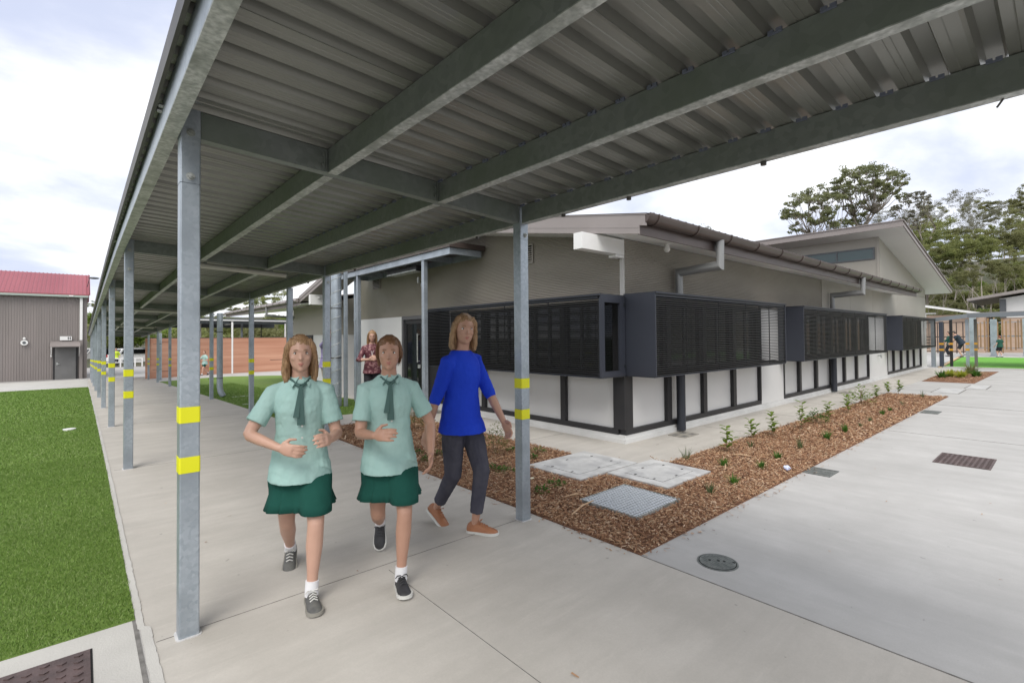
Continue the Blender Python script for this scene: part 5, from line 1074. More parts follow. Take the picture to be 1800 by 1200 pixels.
# ================================================================== FAR RIGHT STRUCTURES
fc = thing('far_canopy', (28.9, 2.0, 0), 'low steel framed walkway canopy at right with orange banded posts', 'canopy')
m = MB(); pl = [(28.4, 4.2, 1.98), (29, 3.0, 2.15), (29, 1.2, 2.17), (29, -6, 2.30)]
for a, b in zip(pl[:-1], pl[1:]): m.bar(a, b, 0, 0.08, 0, 0.17)
m.build('beam', mat('far_beam_grey', (0.16, 0.18, 0.20), None, rough=0.6), fc)
m = MB(); m.hexa([(29.0, 3.0, 2.325), (33, 3.0, 2.325), (33, -6, 2.40), (29.0, -6, 2.40), (29, 3, 2.36), (33, 3, 2.36), (33, -6, 2.44), (29, -6, 2.44)])
m.build('roof', mat('far_roof_grey', (0.25, 0.25, 0.25), None, rough=0.5), fc)
bluegrey = mat('dark_blue_post', (0.05, 0.06, 0.085), None, rough=0.5)
for (x, y, mm, a, bands) in ((28.36, 4.05, galv, 0.07, False), (28.55, 3.80, bluegrey, 0.07, True), (28.75, 3.50, frame_m, 0.05, True), (29.2, 3.02, galv, 0.055, True), (29.5, 2.78, mat('grey_brown_post', (0.16, 0.15, 0.14), None, rough=0.6), 0.05, True)):
    p = MB().box(x-a, x+a, y-a, y+a, -0.05, 2.0+(0.1 if y < 3.6 else 0)).build('post', mm, fc)
    if bands:
        for z in (0.72, 0.98): MB().box(x-a-0.004, x+a+0.004, y-a-0.004, y+a+0.004, z, z+0.09).build('orange_band', orange, p)
for i, (x, y, zt, a) in enumerate(((42.7, 4.15, 2.45, 0.15), (43.4, 3.25, 2.35, 0.15), (43.5, 1.85, 2.35, 0.13), (44, -1.4, 2.4, 0.15))):
    m = MB(); m.box(x-a, x+a, y-a, y+a, -0.05, zt); m.box(x-a-0.05, x+a+0.05, y-a-0.05, y+a+0.05, -0.04, 0.05)
    tag(m.build('steel_column', galv), ['silver steel column behind the bending adult', 'silver steel column between the bending adult and the child', 'silver steel column at the right edge', 'silver steel column beyond the right edge'][i], 'column', 'silver columns in front of the timber fence')
# timber batten fence with rails
tf = thing('timber_fence', (46, 1, 0), 'staggered timber batten screen fence with silver rails', 'fence'); m = MB(); rb_ = random.Random(8)
y = 4.4
while y > -6:
    z0 = rb_.uniform(0.1, 0.5); z1 = rb_.uniform(2.1, 2.55); wdt = 0.07; m.box(45.9, 45.98, y-wdt, y, z0, z1); y -= rb_.uniform(0.12, 0.24)
m.build('battens', timber, tf); m = MB(); m.box(45.99, 46.05, -6, 4.5, 1.22, 1.30); m.box(45.99, 46.05, -6, 4.5, 0.45, 0.50); m.box(45.99, 46.05, -6, 4.5, 2.15, 2.2); m.build('rail', galv, tf)
df = thing('dark_fence', (45, 6.5, 0), 'dark slim batten fence between the building end and the silver columns', 'fence'); m = MB(); y = 9.5
while y > 4.7: m.box(44.9, 44.96, y-0.05, y, 0.1, 2.25); y -= 0.33
m.build('battens', timber_d, df); m = MB(); m.box(44.97, 45.0, 4.7, 9.5, 1.2, 1.26); m.box(44.97, 45.0, 4.7, 9.5, 0.2, 0.26); m.box(44.97, 45.0, 4.7, 9.5, 2.19, 2.24)
for z in (0.4, 0.6, 0.8, 1.0): m.box(44.97, 45.0, 6.6, 7.8, z, z+0.05)
m.build('rail', timber_d, df)
tanm = mat('tan_brick', (0.42, 0.31, 0.24), (0.48, 0.36, 0.28), 3, 0.85)
lb_ = thing('low_building', (50, 6, 0), 'low tan brick building with white fascia behind the dark fence', 'building')
m = MB(); m.box(50.6, 56, 4.3, 9.4, -0.1, 2.9); m.build('wall', tanm, lb_)
m = MB(); m.hexa([(50.0, 4.45, 2.88), (56, 4.45, 2.88), (56, 10, 4.1), (50.0, 10, 4.1), (50.0, 4.45, 3.02), (56, 4.45, 3.02), (56, 10, 4.3), (50, 10, 4.3)]); m.build('roof', mat('far_roof_grey', (0.25, 0.25, 0.25)), lb_)
m = MB(); m.hexa([(49.95, 4.4, 2.84), (49.998, 4.4, 2.84), (49.998, 10, 4.06), (49.95, 10, 4.06), (49.95, 4.4, 2.99), (49.998, 4.4, 2.99), (49.998, 10, 4.22), (49.95, 10, 4.22)]); m.build('fascia', white_t, lb_)
m = MB(); m.box(50.54, 50.598, 7.6, 9.2, 1.9, 3.1); m.box(50.50, 50.538, 7.0, 9.2, 3.0, 3.1); m.build('window', white_t, lb_)
rb2 = thing('white_building', (52, 0, 0), 'white walled building with sloping grey roof at the right edge', 'building')
m = MB(); m.box(52.2, 60, -14, 3.55, 2.6, 4.0); m.hexa([(52.2, -14, 4.0), (60, -14, 4.0), (60, 3.55, 4.0), (52.2, 3.55, 4.0), (52.2, -14, 6.9), (60, -14, 6.9), (60, 3.55, 4.05), (52.2, 3.55, 4.05)]); m.build('wall', white_p, rb2)
m = MB(); m.box(52.25, 60, -14, 3.5, -0.1, 2.6); m.build('wall', tanm, rb2)
m = MB(); m.box(52.12, 52.19, 3.2, 3.55, 2.6, 4.0); m.build('corner_trim', grey_fr, rb2)
m = MB(); m.hexa([(51.4, -14, 7.05), (61, -14, 7.05), (61, 5.3, 3.93), (51.4, 5.3, 3.93), (51.4, -14, 7.35), (61, -14, 7.35), (61, 5.3, 4.13), (51.4, 5.3, 4.13)]); m.build('roof', fascia_m, rb2)
# ================================================================== CAR PARK at the far left
def car(x, y, rz, paint, label):
    t = thing('parked_car', (x, y, ground(y)), label, 'car', 'cars parked beyond the walkway'); t.rotation_euler = (0, 0, rz)
    def lo(m, name, mm, par=t, sm=True):
        me = bpy.data.meshes.new(name); me.from_pydata([tuple(v) for v in m.v], [], m.f); me.materials.append(mm)
        if sm: me.polygons.foreach_set('use_smooth', [True]*len(me.polygons)); me.set_sharp_from_angle(angle=radians(35))
        o = bpy.data.objects.new(name, me); col.objects.link(o); o.parent = par; return o
    pr = [(-2.2, .35), (-2.25, .75), (-2.1, 1.05), (-1.9, 1.12), (-1.55, 1.62), (-.2, 1.68), (.45, 1.6), (1.05, 1.1), (1.9, .98), (2.2, .78), (2.25, .4), (1.8, .28), (-1.8, .28)]
    m = MB(); rs = []
    for yy, k in ((-.86, .9), (-.9, 1), (-.62, 1.0), (.62, 1.0), (.9, 1), (.86, .9)):
        rs.append([(a*(1 if abs(yy) < .88 or k == 1 else .97), yy if b < 1.1 else yy*0.82, b) for a, b in pr])
    m.rings(rs); body = lo(m, 'body', paint)
    m = MB()
    for s in (-1, 1): m.add([(-1.75, s*.9*.88, 1.14), (.85, s*.9*.88, 1.12), (.38, s*.9*.835, 1.55), (-1.45, s*.9*.835, 1.57)], [(0, 1, 2, 3)] if s < 0 else [(3, 2, 1, 0)])
    m.add([(-1.96, -.6, 1.15), (-1.96, .6, 1.15), (-1.62, .55, 1.57), (-1.62, -.55, 1.57)], [(0, 3, 2, 1)]); m.add([(1.04, -.62, 1.14), (1.04, .62, 1.14), (.52, .55, 1.57), (.52, -.55, 1.57)], [(0, 1, 2, 3)]); lo(m, 'window', glass_m, sm=False)
    for a in (-1.35, 1.35):
        for s in (-1, 1):
            m = MB(); m.tube([(a, s*.72, .32), (a, s*.92, .32)], .32, 20); wh = lo(m, 'wheel', frame_m); m = MB(); m.tube([(a, s*.921, .32), (a, s*.93, .32)], .19, 14); o = lo(m, 'rim', galv_lip, wh)
    for s in (-1, 1):
        m = MB(); m.box(2.19, 2.26, s*.7-.15, s*.7+.15, .68, .82); lo(m, 'headlight', white_t, sm=False); m = MB(); m.box(-2.27, -2.2, s*.75-.1, s*.75+.1, .8, 1.05); lo(m, 'tail_light', mat('tail_red', (0.4, 0.02, 0.02), None), sm=False)
cw = mat('car_white', (0.75, 0.75, 0.75), None, rough=0.25); cd = mat('car_dark', (0.04, 0.045, 0.05), None, rough=0.25)
for (px, f, rz, mm, lb) in ((240, 50, 0.4, cw, 'white car parked beyond the walkway beside the rammed earth wall'), (212, 52, 0.4, cd, 'dark car parked at the far end of the walkway'), (262, 54, 0.4, cd, 'dark grey car behind the left end of the rammed earth wall'), (185, 54, 0.4, cw, 'white car parked farthest left between the walkway posts')):
    x, y = at(px, f); car(x, y, rz, mm, lb)
t = thing('bollard_rail', (*at(215, 44), ground(45)), 'pale rail fence at the far end of the walkway', 'fence')
m = MB(); a = Vector((*at(172, 44), -.95)); b = Vector((*at(250, 46), -.95)); m.bar(a, b, 0, .05, .75, .85); m.bar(a, b, 0, .05, .4, .47); m.build('rail', white_t, t)
m = MB()
for i in range(7): p = a.lerp(b, i/6); m.box(p.x-.05, p.x+.05, p.y-.05, p.y+.05, -1.0, -.1)
m.build('post', white_t, t)
# ================================================================== PEOPLE
skin_a = mat('skin_light', (0.50, 0.30, 0.225), (0.525, 0.32, 0.24), 10, 0.45); skin_b = mat('skin_tan', (0.42, 0.235, 0.165), (0.445, 0.255, 0.18), 10, 0.45)
shirt_mint = mat('mint_shirt', (0.30, 0.47, 0.44), (0.36, 0.53, 0.50), 6, 0.9, bump=0.9, bscale=11, stretch=(1, 1, 0.45), spec=0.2)
skirt_green = mat('dark_green_skirt', (0.008, 0.06, 0.047), (0.012, 0.075, 0.058), 4, 0.9, bump=0.4, bscale=20, spec=0.2)
tie_m = mat('dark_tie', (0.05, 0.11, 0.10), None, rough=0.7)
blue_top = mat('royal_blue_top', (0.012, 0.045, 0.50), (0.016, 0.06, 0.58), 4, 0.85, bump=1.0, bscale=11, stretch=(1, 1, 0.4), spec=0.2)
trouser_m = mat('dark_grey_trousers', (0.055, 0.055, 0.075), (0.075, 0.075, 0.095), 12, 0.9, bump=0.8, bscale=14, stretch=(1, 1, 0.5), spec=0.2)
hair_brown = mat('brown_hair', (0.14, 0.065, 0.028), (0.22, 0.11, 0.05), 30, 0.5, stretch=(6, 6, 0.8), bump=0.4, bscale=40)
hair_blonde = mat('dark_blonde_hair', (0.19, 0.105, 0.05), (0.36, 0.22, 0.11), 30, 0.5, stretch=(6, 6, 0.8), bump=0.4, bscale=40)
hair_dark = mat('dark_hair', (0.03, 0.02, 0.015), (0.06, 0.04, 0.03), 30, 0.5)
shoe_black = mat('black_shoe', (0.02, 0.02, 0.022), (0.035, 0.035, 0.04), 20, 0.6); sole_w = mat('pale_sole', (0.6, 0.6, 0.57), None, rough=0.7); sole_g = mat('grey_sole', (0.25, 0.24, 0.21), None, rough=0.7)
shoe_grey = mat('dark_grey_shoe', (0.07, 0.07, 0.07), (0.12, 0.12, 0.11), 20, 0.7); shoe_tan = mat('tan_leather_shoe', (0.27, 0.105, 0.045), (0.33, 0.135, 0.06), 12, 0.5)
sock_m = mat('white_sock', (0.72, 0.72, 0.74), None, rough=0.9); eye_w = mat('eye_white', (0.7, 0.7, 0.68), None, rough=0.2); eye_i = mat('eye_iris', (0.05, 0.03, 0.02), None, rough=0.2)
lips_m = mat('lips', (0.45, 0.19, 0.15), None, rough=0.5); purple_sh = mat('lilac_shirt', (0.26, 0.22, 0.42), (0.31, 0.27, 0.47), 5, 0.8); maroon = mat('maroon_pattern', (0.10, 0.025, 0.035), (0.30, 0.16, 0.16), 28, 0.8, tex='voronoi', lo=0.55, hi=0.75)
black_cl = mat('black_cloth', (0.015, 0.015, 0.02), None, rough=0.85); beige_cl = mat('beige_trousers', (0.42, 0.37, 0.30), None, rough=0.85); green_cl = mat('bottle_green_cloth', (0.01, 0.07, 0.05), None, rough=0.85); pink_w = mat('white_cloth', (0.7, 0.7, 0.7), None, rough=0.8)
hivis = mat('hi_vis_vest', (0.55, 0.70, 0.05), None, rough=0.7)
def ik(a, c, l1, l2, hint):
    a = Vector(a); c = Vector(c); d = c-a; L_ = min(d.length, (l1+l2)*0.999); u = d.normalized(); c = a+u*L_
    x = (l1*l1-l2*l2+L_*L_)/(2*L_); h = sqrt(max(0, l1*l1-x*x)); hv = Vector(hint); hv = (hv-u*hv.dot(u)).normalized(); return a+u*x+hv*h, c
def loft(m, secs, n=20, fwd=None):
    """secs: (center, ra, rb, axis_a, axis_b)"""
    m.rings([[Vector(c)+Vector(A)*(cos(2*pi*i/n)*ra)+Vector(B)*(sin(2*pi*i/n)*rb) for i in range(n)] for c, ra, rb, A, B in secs])
def limb(m, pts, rs, sub=4, n=14):
    P_ = []; R_ = []
    for i in range(len(pts)-1):
        for k in range(sub): u = k/sub; P_.append(Vector(pts[i]).lerp(Vector(pts[i+1]), u)); R_.append(rs[i]*(1-u)+rs[i+1]*u)
    P_.append(Vector(pts[-1])); R_.append(rs[-1]); 
    for _ in range(1):
        P2 = list(P_)
        for i in range(1, len(P_)-1): P2[i] = P_[i]*0.5+(P_[i-1]+P_[i+1])*0.25
        P_ = P2
    m.tube(P_, R_, n)
    m.sphere(pts[0], rs[0], 12, 8); m.sphere(pts[-1], rs[-1], 12, 8)
def fuse(m, name, mm, parent, voxel, smooth_it=6, disp=None):
    me = bpy.data.meshes.new(name); me.from_pydata([tuple(v) for v in m.v], [], m.f); o = bpy.data.objects.new(name+'_tmp', me); col.objects.link(o)
    r = o.modifiers.new('r', 'REMESH'); r.mode = 'VOXEL'; r.voxel_size = voxel; r.adaptivity = 0
    s = o.modifiers.new('s', 'SMOOTH'); s.factor = 0.5; s.iterations = smooth_it
    if disp:
        tx_ = bpy.data.textures.new('n', 'CLOUDS'); tx_.noise_scale = disp[0]; d = o.modifiers.new('d', 'DISPLACE'); d.texture = tx_; d.strength = disp[1]; d.mid_level = 0.5
    dg = bpy.context.evaluated_depsgraph_get(); dg.update(); ne = bpy.data.meshes.new_from_object(o.evaluated_get(dg)); bpy.data.objects.remove(o)
    ne.name = name; ne.materials.clear(); ne.materials.append(mm); ne.polygons.foreach_set('use_smooth', [True]*len(ne.polygons))
    ob = bpy.data.objects.new(name, ne); col.objects.link(ob); ob.parent = parent; return ob
def raw(m, name, mm, parent, smooth=True):
    me = bpy.data.meshes.new(name); me.from_pydata([tuple(v) for v in m.v], [], m.f); me.materials.append(mm)
    if smooth: me.polygons.foreach_set('use_smooth', [True]*len(me.polygons)); me.set_sharp_from_angle(angle=radians(50))
    o = bpy.data.objects.new(name, me); col.objects.link(o); o.parent = parent; return o
def person(x, y, face, H, label, spec, z=None, group=None, vox=0.0055):
    """local frame: +X forward, +Y left, +Z up"""
    t = thing('person', (x, y, ground(y) if z is None else z), label, 'person', group); t.rotation_euler = (0, 0, face)
    S = spec; k = H; near = vox < 0.008
    skin = S.get('skin', skin_a); m = MB()
    lean = S.get('lean', 0.03); hipz = S.get('hipz', 0.515)*k; bend = S.get('bend', 0.0)
    hipc = Vector((0, 0, hipz)); up = Vector((sin(lean+bend), 0, cos(lean+bend))); fw = Vector((cos(lean+bend), 0, -sin(lean+bend))); lf = Vector((0, 1, 0))
    tw = S.get('twist', 0.0); fws = (fw*cos(tw)+lf*sin(tw)); lfs = (lf*cos(tw)-fw*sin(tw))
    def T(h): return hipc+up*(h*k)
    W = S.get('width', 1.0)
    tors = [(-.035, .050, .045, 0), (-.01, .088, .064, 0), (.03, .094, .067, 0), (.08, .082, .058, 0), (.125, .074, .053, .003), (.18, .082, .060, .006), (.235, .088, .064, .004), (.272, .086, .055, 0), (.296, .066, .044, -.002), (.314, .052, .038, -.002), (.325, .034, .034, 0), (.342, .031, .033, .004), (.37, .030, .033, .01)]
    loft(m, [(T(h)+fw*(o*k), a*k*W, b*k*W, lfs if h > .2 else lf, fws if h > .2 else fw) for h, a, b, o in tors], 24)
    # head
    ht = S.get('head', (0, 0)); hy, hp = ht
    hu = Vector((sin(lean*0.3+bend*0.6+hp), 0, cos(lean*0.3+bend*0.6+hp))); hf0 = Vector((hu.z, 0, -hu.x)); hf = hf0*cos(hy)+lf*sin(hy); hl = lf*cos(hy)-hf0*sin(hy)
    hc = T(.363)+fw*(.012*k)+hu*(.052*k)
    def Hp(a, b, c): return hc+hf*(a*k)+hl*(b*k)+hu*(c*k)
    hs = [(-.062, .012, .018, .016), (-.056, .022, .028, .018), (-.045, .031, .038, .013), (-.03, .037, .045, .008), (-.010, .0415, .050, .003), (.012, .0435, .0545, .0), (.032, .0425, .055, -.003), (.050, .036, .048, -.005), (.063, .024, .034, -.006), (.070, .010, .014, -.006)]
    loft(m, [(Hp(o, 0, c), a*k, b*k, hl, hf) for c, a, b, o in hs], 24)
    def sph(a, b, c, r): m.sphere(Hp(a, b, c), r if isinstance(r, tuple) else r*k, 12, 8)
    m.tube([Hp(.050, 0, .012), Hp(.055, 0, -.002), Hp(.0595, 0, -.012), Hp(.052, 0, -.017)], [.0040*k, .0052*k, .0068*k, .0045*k], 8); m.tube([Hp(.050, .008, -.0145), Hp(.050, -.008, -.0145)], .0045*k, 8)      # nose
    m.tube([Hp(.046, .022, .0185), Hp(.0525, .010, .0205), Hp(.0525, -.010, .0205), Hp(.046, -.022, .0185)], [.004*k, .0048*k, .0048*k, .004*k], 6)   # brow
    m.tube([Hp(.043, .013, -.033), Hp(.0535, 0, -.0325), Hp(.043, -.013, -.033)], [.003*k, .0052*k, .003*k], 6)         # mouth
    for s in (-1, 1): m.tube([Hp(.0, s*.042, .012), Hp(-.004, s*.0465, .004), Hp(.0, s*.043, -.012)], [.006*k, .0085*k, .005*k], 6); m.sphere(Hp(.036, s*.023, -.010), .013*k, 10, 6)
    sph(.040, 0, -.052, .013)
    # arms
    sh_h = .264; joints = {}
    for s, nm in ((1, 'L'), (-1, 'R')):
        sh = T(sh_h)+lfs*(s*.095*k*W)
        tgt = Vector(S['hand'+nm])*k if not S.get('abs') else Vector(S['hand'+nm])
        el, wr = ik(sh, tgt, .175*k, .150*k, S.get('elb'+nm, (-1, s*0.35, -0.2)))
        limb(m, [sh-lfs*(s*.02*k), sh, sh.lerp(el, .5), el, el.lerp(wr, .35), wr], [.030*k, .0315*k, .0265*k, .0215*k, .0215*k, .0145*k])
        joints[nm] = (sh, el, wr)
        # hand
        d = (wr-el).normalized(); d = (d+Vector(S.get('hd'+nm, (0, 0, 0)))).normalized(); pn = Vector(S.get('pn'+nm, (0, -s, 0))); pn = (pn-d*pn.dot(d)).normalized(); sd_ = d.cross(pn)*(s)
        thumb_dir = sd_ if sd_.dot(Vector(S.get('thumb'+nm, (1, 0, 0.2)))) > 0 else -sd_
        hl_ = .108*k; pw = .024*k; pl_ = hl_*0.48
        loft(m, [(wr+d*(u*pl_), a*k, b*k, thumb_dir, pn) for u, a, b in ((-.15, .014, .012), (.1, .016, .0115), (.45, .0235, .0105), (.8, .025, .0095), (1.02, .0235, .0075))], 12)
        for q, (fl, ofs) in enumerate(((.90, .0180), (1.0, .0062), (.94, -.0060), (.76, -.0178))):
            b0 = wr+d*(pl_*0.92)+thumb_dir*(ofs*k); c_ = S.get('curl', 0.5); L1 = hl_*0.25*fl; L2 = hl_*0.17*fl; L3 = hl_*.12*fl
            a1 = 0.25*c_*2+q*0.05; a2 = a1+0.5*c_*2; a3 = a2+0.35*c_*2
            p1 = b0+(d*cos(a1)+pn*sin(a1))*L1+thumb_dir*(ofs*0.12*k); p2 = p1+(d*cos(a2)+pn*sin(a2))*L2; p3 = p2+(d*cos(a3)+pn*sin(a3))*L3
            m.tube([b0, p1, p2, p3], [.0062*k, .0056*k, .0050*k, .0040*k], 8); m.sphere(p3, .0041*k, 8, 5)
        tb_ = wr+d*(pl_*0.25)+thumb_dir*(.018*k); t1 = tb_+(d*.65+thumb_dir*.7+pn*.25).normalized()*hl_*.24; t2 = t1+(d*.9+thumb_dir*.15+pn*.35).normalized()*hl_*.20
        m.tube([tb_-thumb_dir*.006*k, tb_, t1, t2], [.0085*k, .0085*k, .0066*k, .005*k], 8); m.sphere(t2, .005*k, 8, 5)
    # legs
    for s, nm in ((1, 'L'), (-1, 'R')):
        hp_ = hipc+lf*(s*.050*k)+Vector((0, 0, -.01*k)); ft = S['foot'+nm]   # (fwd, lat, z, pitch, yaw)
        an = Vector((ft[0], ft[1], ft[2]+.045*k)); kn, an = ik(hp_, an, .250*k, .240*k, S.get('knee'+nm, (1, s*0.1, 0)))
        calf = kn.lerp(an, .33)-Vector((1, 0, 0))*.006*k
        limb(m, [hp_, hp_.lerp(kn, .4), hp_.lerp(kn, .8), kn, calf, kn.lerp(an, .75), an], [.052*k, .047*k, .034*k, .0295*k, .0305*k, .0205*k, .0175*k])
        joints['k'+nm] = (hp_, kn, an, ft)
    body = fuse(m, 'body', skin, t, vox, 5)
    # eyes, lips
    e = MB()
    for s in (-1, 1): e.sphere(Hp(.0425, s*.0185, .0085), (.0070*k, .0082*k, .0048*k), 12, 8)
    raw(e, 'eyes', eye_w, t); e = MB()
    for s in (-1, 1): e.sphere(Hp(.0468, s*.0183, .0083), (.0034*k, .0036*k, .0040*k), 10, 6); e.tube([Hp(.0455, s*.0265, .0095), Hp(.0495, s*.022, .0132), Hp(.0505, s*.0165, .0136), Hp(.0475, s*.0115, .0095)], [.0008*k, .0013*k, .0013*k, .0007*k], 6)
    raw(e, 'pupils', eye_i, t)
    e = MB(); e.tube([Hp(.0450, .0125, -.0325), Hp(.0555, .004, -.0312), Hp(.0555, -.004, -.0312), Hp(.0450, -.0125, -.0325)], [.0015*k, .0030*k, .0030*k, .0015*k], 8); e.tube([Hp(.0460, .010, -.0365), Hp(.0558, 0, -.0368), Hp(.0460, -.010, -.0365)], [.0013*k, .0030*k, .0013*k], 8); raw(e, 'lips', lips_m, t)
    e = MB()
    for s in (-1, 1): e.tube([Hp(.0478, s*.0275, .0195), Hp(.0535, s*.018, .0225), Hp(.0555, s*.009, .0205)], [.0010*k, .0018*k, .0015*k], 6)
    raw(e, 'eyebrows', S['hair'], t)
    # hair
    h_ = MB(); hl2 = S.get('hairlen', 0.0)
    loft(h_, [(Hp(o, 0, c), a*k, b*k, hl, hf) for c, a, b, o in ((-.045, .030, .018, -.036), (-.03, .040, .030, -.028), (-.008, .047, .040, -.020), (.012, .0490, .047, -.0155), (.030, .0485, .0525, -.010), (.044, .0445, .0525, -.0055), (.058, .0375, .044, -.006), (.070, .0255, .031, -.008), (.078, .010, .013, -.009))], 24)
    if hl2 > 0:
        for s in (-1, 1):
            h_.tube([Hp(.020, s*.030, .062), Hp(.016, s*.045, .03), Hp(.002, s*.051, -.01), Hp(-.004, s*.052, -.05-hl2*.4), Hp(.008, s*.050, -.06-hl2)], [.011*k, .013*k, .014*k, .017*k, .009*k], 10)
            h_.tube([Hp(-.02, s*.030, .03), Hp(-.035, s*.035, -.03), Hp(-.038, s*.036, -.06-hl2*.6), Hp(-.03, s*.034, -.07-hl2*1.1)], [.025*k, .026*k, .026*k, .012*k], 10)
        h_.tube([Hp(-.03, 0, .03), Hp(-.048, 0, -.03), Hp(-.05, 0, -.06-hl2*.6), Hp(-.045, 0, -.075-hl2*1.1)], [.03*k, .03*k, .03*k, .012*k], 10)
    if S.get('pony'):
        h_.tube([Hp(-.05, 0, .02), Hp(-.075, 0, .015), Hp(-.085, .006, -.03), Hp(-.075, .012, -.085)], [.012*k, .017*k, .018*k, .006*k], 10)
    fuse(h_, 'hair', S['hair'], t, vox*1.1, 3, (0.02, 0.010) if near else None)
    if near:
        g_ = MB(); rr_ = random.Random(int(H*1000)); bot = (-.045 if hl2 <= 0 else -.06-hl2)
        for q in range(420):
            ps = rr_.uniform(-2.15, 2.15); o_ = rr_.uniform(-.002, .004); pts = []; c0 = .079; nn = 9; wv = rr_.uniform(0, 6); am = rr_.uniform(.0, .0022); fly = rr_.random() < .10
            bt = bot+rr_.uniform(-.012, .02) if abs(ps) > .4 or hl2 > 0 else -.05
            if abs(ps) > 1.75 and hl2 <= 0: bt = -.012
            for i in range(nn):
                c = c0+(bt-c0)*(i/(nn-1)); s = sqrt(max(.02, 1-((c-.008)/.073)**2)) if c > .008 else 1.0-min(.12, max(0, -c-.02)*.6)
                if hl2 <= 0 and c < -.005: s = 1-(-c-.005)*5
                dr = o_+am*sin(i*1.3+wv)+(.007*(i/(nn-1))**2 if fly else 0)
                pts.append(Hp(-.010-(.051+dr)*cos(ps)*s, (.0500+dr)*sin(ps)*s, c))
            g_.tube(pts, [.0010*k]*(nn-2)+[.0007*k, .0003*k], 3)
        raw(g_, 'hair_strands', S['hair'], t)
    # shirt
    sm_ = S['shirt']; c = MB(); b_ = S.get('hem', -.04)
    ts = [(b_, .119, .106, .012), (-.02, .113, .093, .006), (.0, .106, .082, 0), (.05, .099, .075, 0), (.10, .090, .067, .002), (.15, .087, .067, .005), (.20, .094, .073, .007), (.245, .097, .073, .004), (.275, .092, .063, 0), (.298, .074, .050, -.002), (.313, .060, .044, -.002), (.320, .045, .040, -.001)]
    loft(c, [(T(h)+fw*(o*k), a*k*W, b*k*W, lfs if h > .2 else lf, fws if h > .2 else fw) for h, a, b, o in ts if h >= b_ and (h == b_ or h > b_+.01)], 26)
    slv = S.get('sleeve', 0.6)
    for s, nm in ((1, 'L'), (-1, 'R')):
        sh, el, wr = joints[nm]
        if slv <= 1: pts = [T(.290)+lfs*(s*.045*k), sh+up*(.002*k), sh.lerp(el, slv*.5), sh.lerp(el, slv)]; rs = [.024*k, .0340*k, .0365*k, .0385*k]
        else: pts = [T(.290)+lfs*(s*.045*k), sh+up*(.002*k), sh.lerp(el, .5), el, el.lerp(wr, (slv-1))]; rs = [.024*k, .0340*k, .033*k, .029*k, .024*k]
        # flat ended sleeve
        P2 = []; R2 = []
        for i in range(len(pts)-1):
            for q in range(4): u = q/4; P2.append(Vector(pts[i]).lerp(Vector(pts[i+1]), u)); R2.append(rs[i]*(1-u)+rs[i+1]*u)
        P2.append(Vector(pts[-1])); R2.append(rs[-1]); c.tube(P2, R2, 16)
    if S['lower'] == 'skirt':
        for nm in 'LR':
            hp_, kn, an, ft = joints['k'+nm]; c.tube([hp_, hp_.lerp(kn, .12), hp_.lerp(kn, .22)], [.058*k, .061*k, .065*k], 18)
    fuse(c, 'shirt', sm_, t, vox, 3, (0.05, 0.010) if near else None)
    if S.get('collar'):
        c = MB(); 
        for s in (-1, 1): c.hexa([T(.325)+fw*(.030*k)+lf*(s*.004*k), T(.322)+lf*(s*.040*k), T(.316)+lf*(s*.050*k)+fw*.004*k, T(.288)+fw*(.058*k)+lf*(s*.030*k)]+[p+fw*.004*k+up*.006*k for p in (T(.325)+fw*(.030*k)+lf*(s*.004*k), T(.322)+lf*(s*.040*k), T(.316)+lf*(s*.050*k)+fw*.004*k, T(.288)+fw*(.058*k)+lf*(s*.030*k))])
        raw(c, 'collar', sm_, t, False)
    if S.get('tie'):
        c = MB(); pt = lambda h, y_, o: T(h)+fw*(o*k)+lf*(y_*k)
        c.tube([pt(.318, .034, .02), pt(.302, .014, .055), pt(.296, 0, .066)], [.006*k, .006*k, .009*k], 8); c.tube([pt(.318, -.034, .02), pt(.302, -.014, .055), pt(.296, 0, .066)], [.006*k, .006*k, .009*k], 8)
        c.hexa([pt(.15, -.014, .077), pt(.15, .014, .077), pt(.15, .014, .086), pt(.15, -.014, .086), pt(.298, -.006, .066), pt(.298, .006, .066), pt(.298, .006, .078), pt(.298, -.006, .078)]); c.hexa([pt(.18, -.028, .076), pt(.18, -.008, .077), pt(.18, -.008, .089), pt(.18, -.028, .087), pt(.296, -.006, .067), pt(.296, .004, .067), pt(.296, .004, .074), pt(.296, -.006, .074)])
        raw(c, 'tie', tie_m, t, False)
        for hb in (.10, .145, .19): c = MB(); c.tube([pt(hb, .004, .078), pt(hb, .004, .0835)], .0035*k, 10); raw(c, 'button', sole_w, t)
    if S.get('lanyard'):
        c = MB(); pt = lambda h, y_, o: T(h)+fw*(o*k)+lf*(y_*k); c.tube([pt(.318, .03, .03), pt(.22, .010, .082), pt(.17, 0, .080)], .0025*k, 5); c.tube([pt(.318, -.03, .03), pt(.22, -.010, .082), pt(.17, 0, .080)], .0025*k, 5); c.box(*(lambda q: (q.x-.004, q.x+.004, q.y-.028, q.y+.028, q.z-.07, q.z+.02))(pt(.155, 0, .083))); raw(c, 'badge', pink_w, t, False)
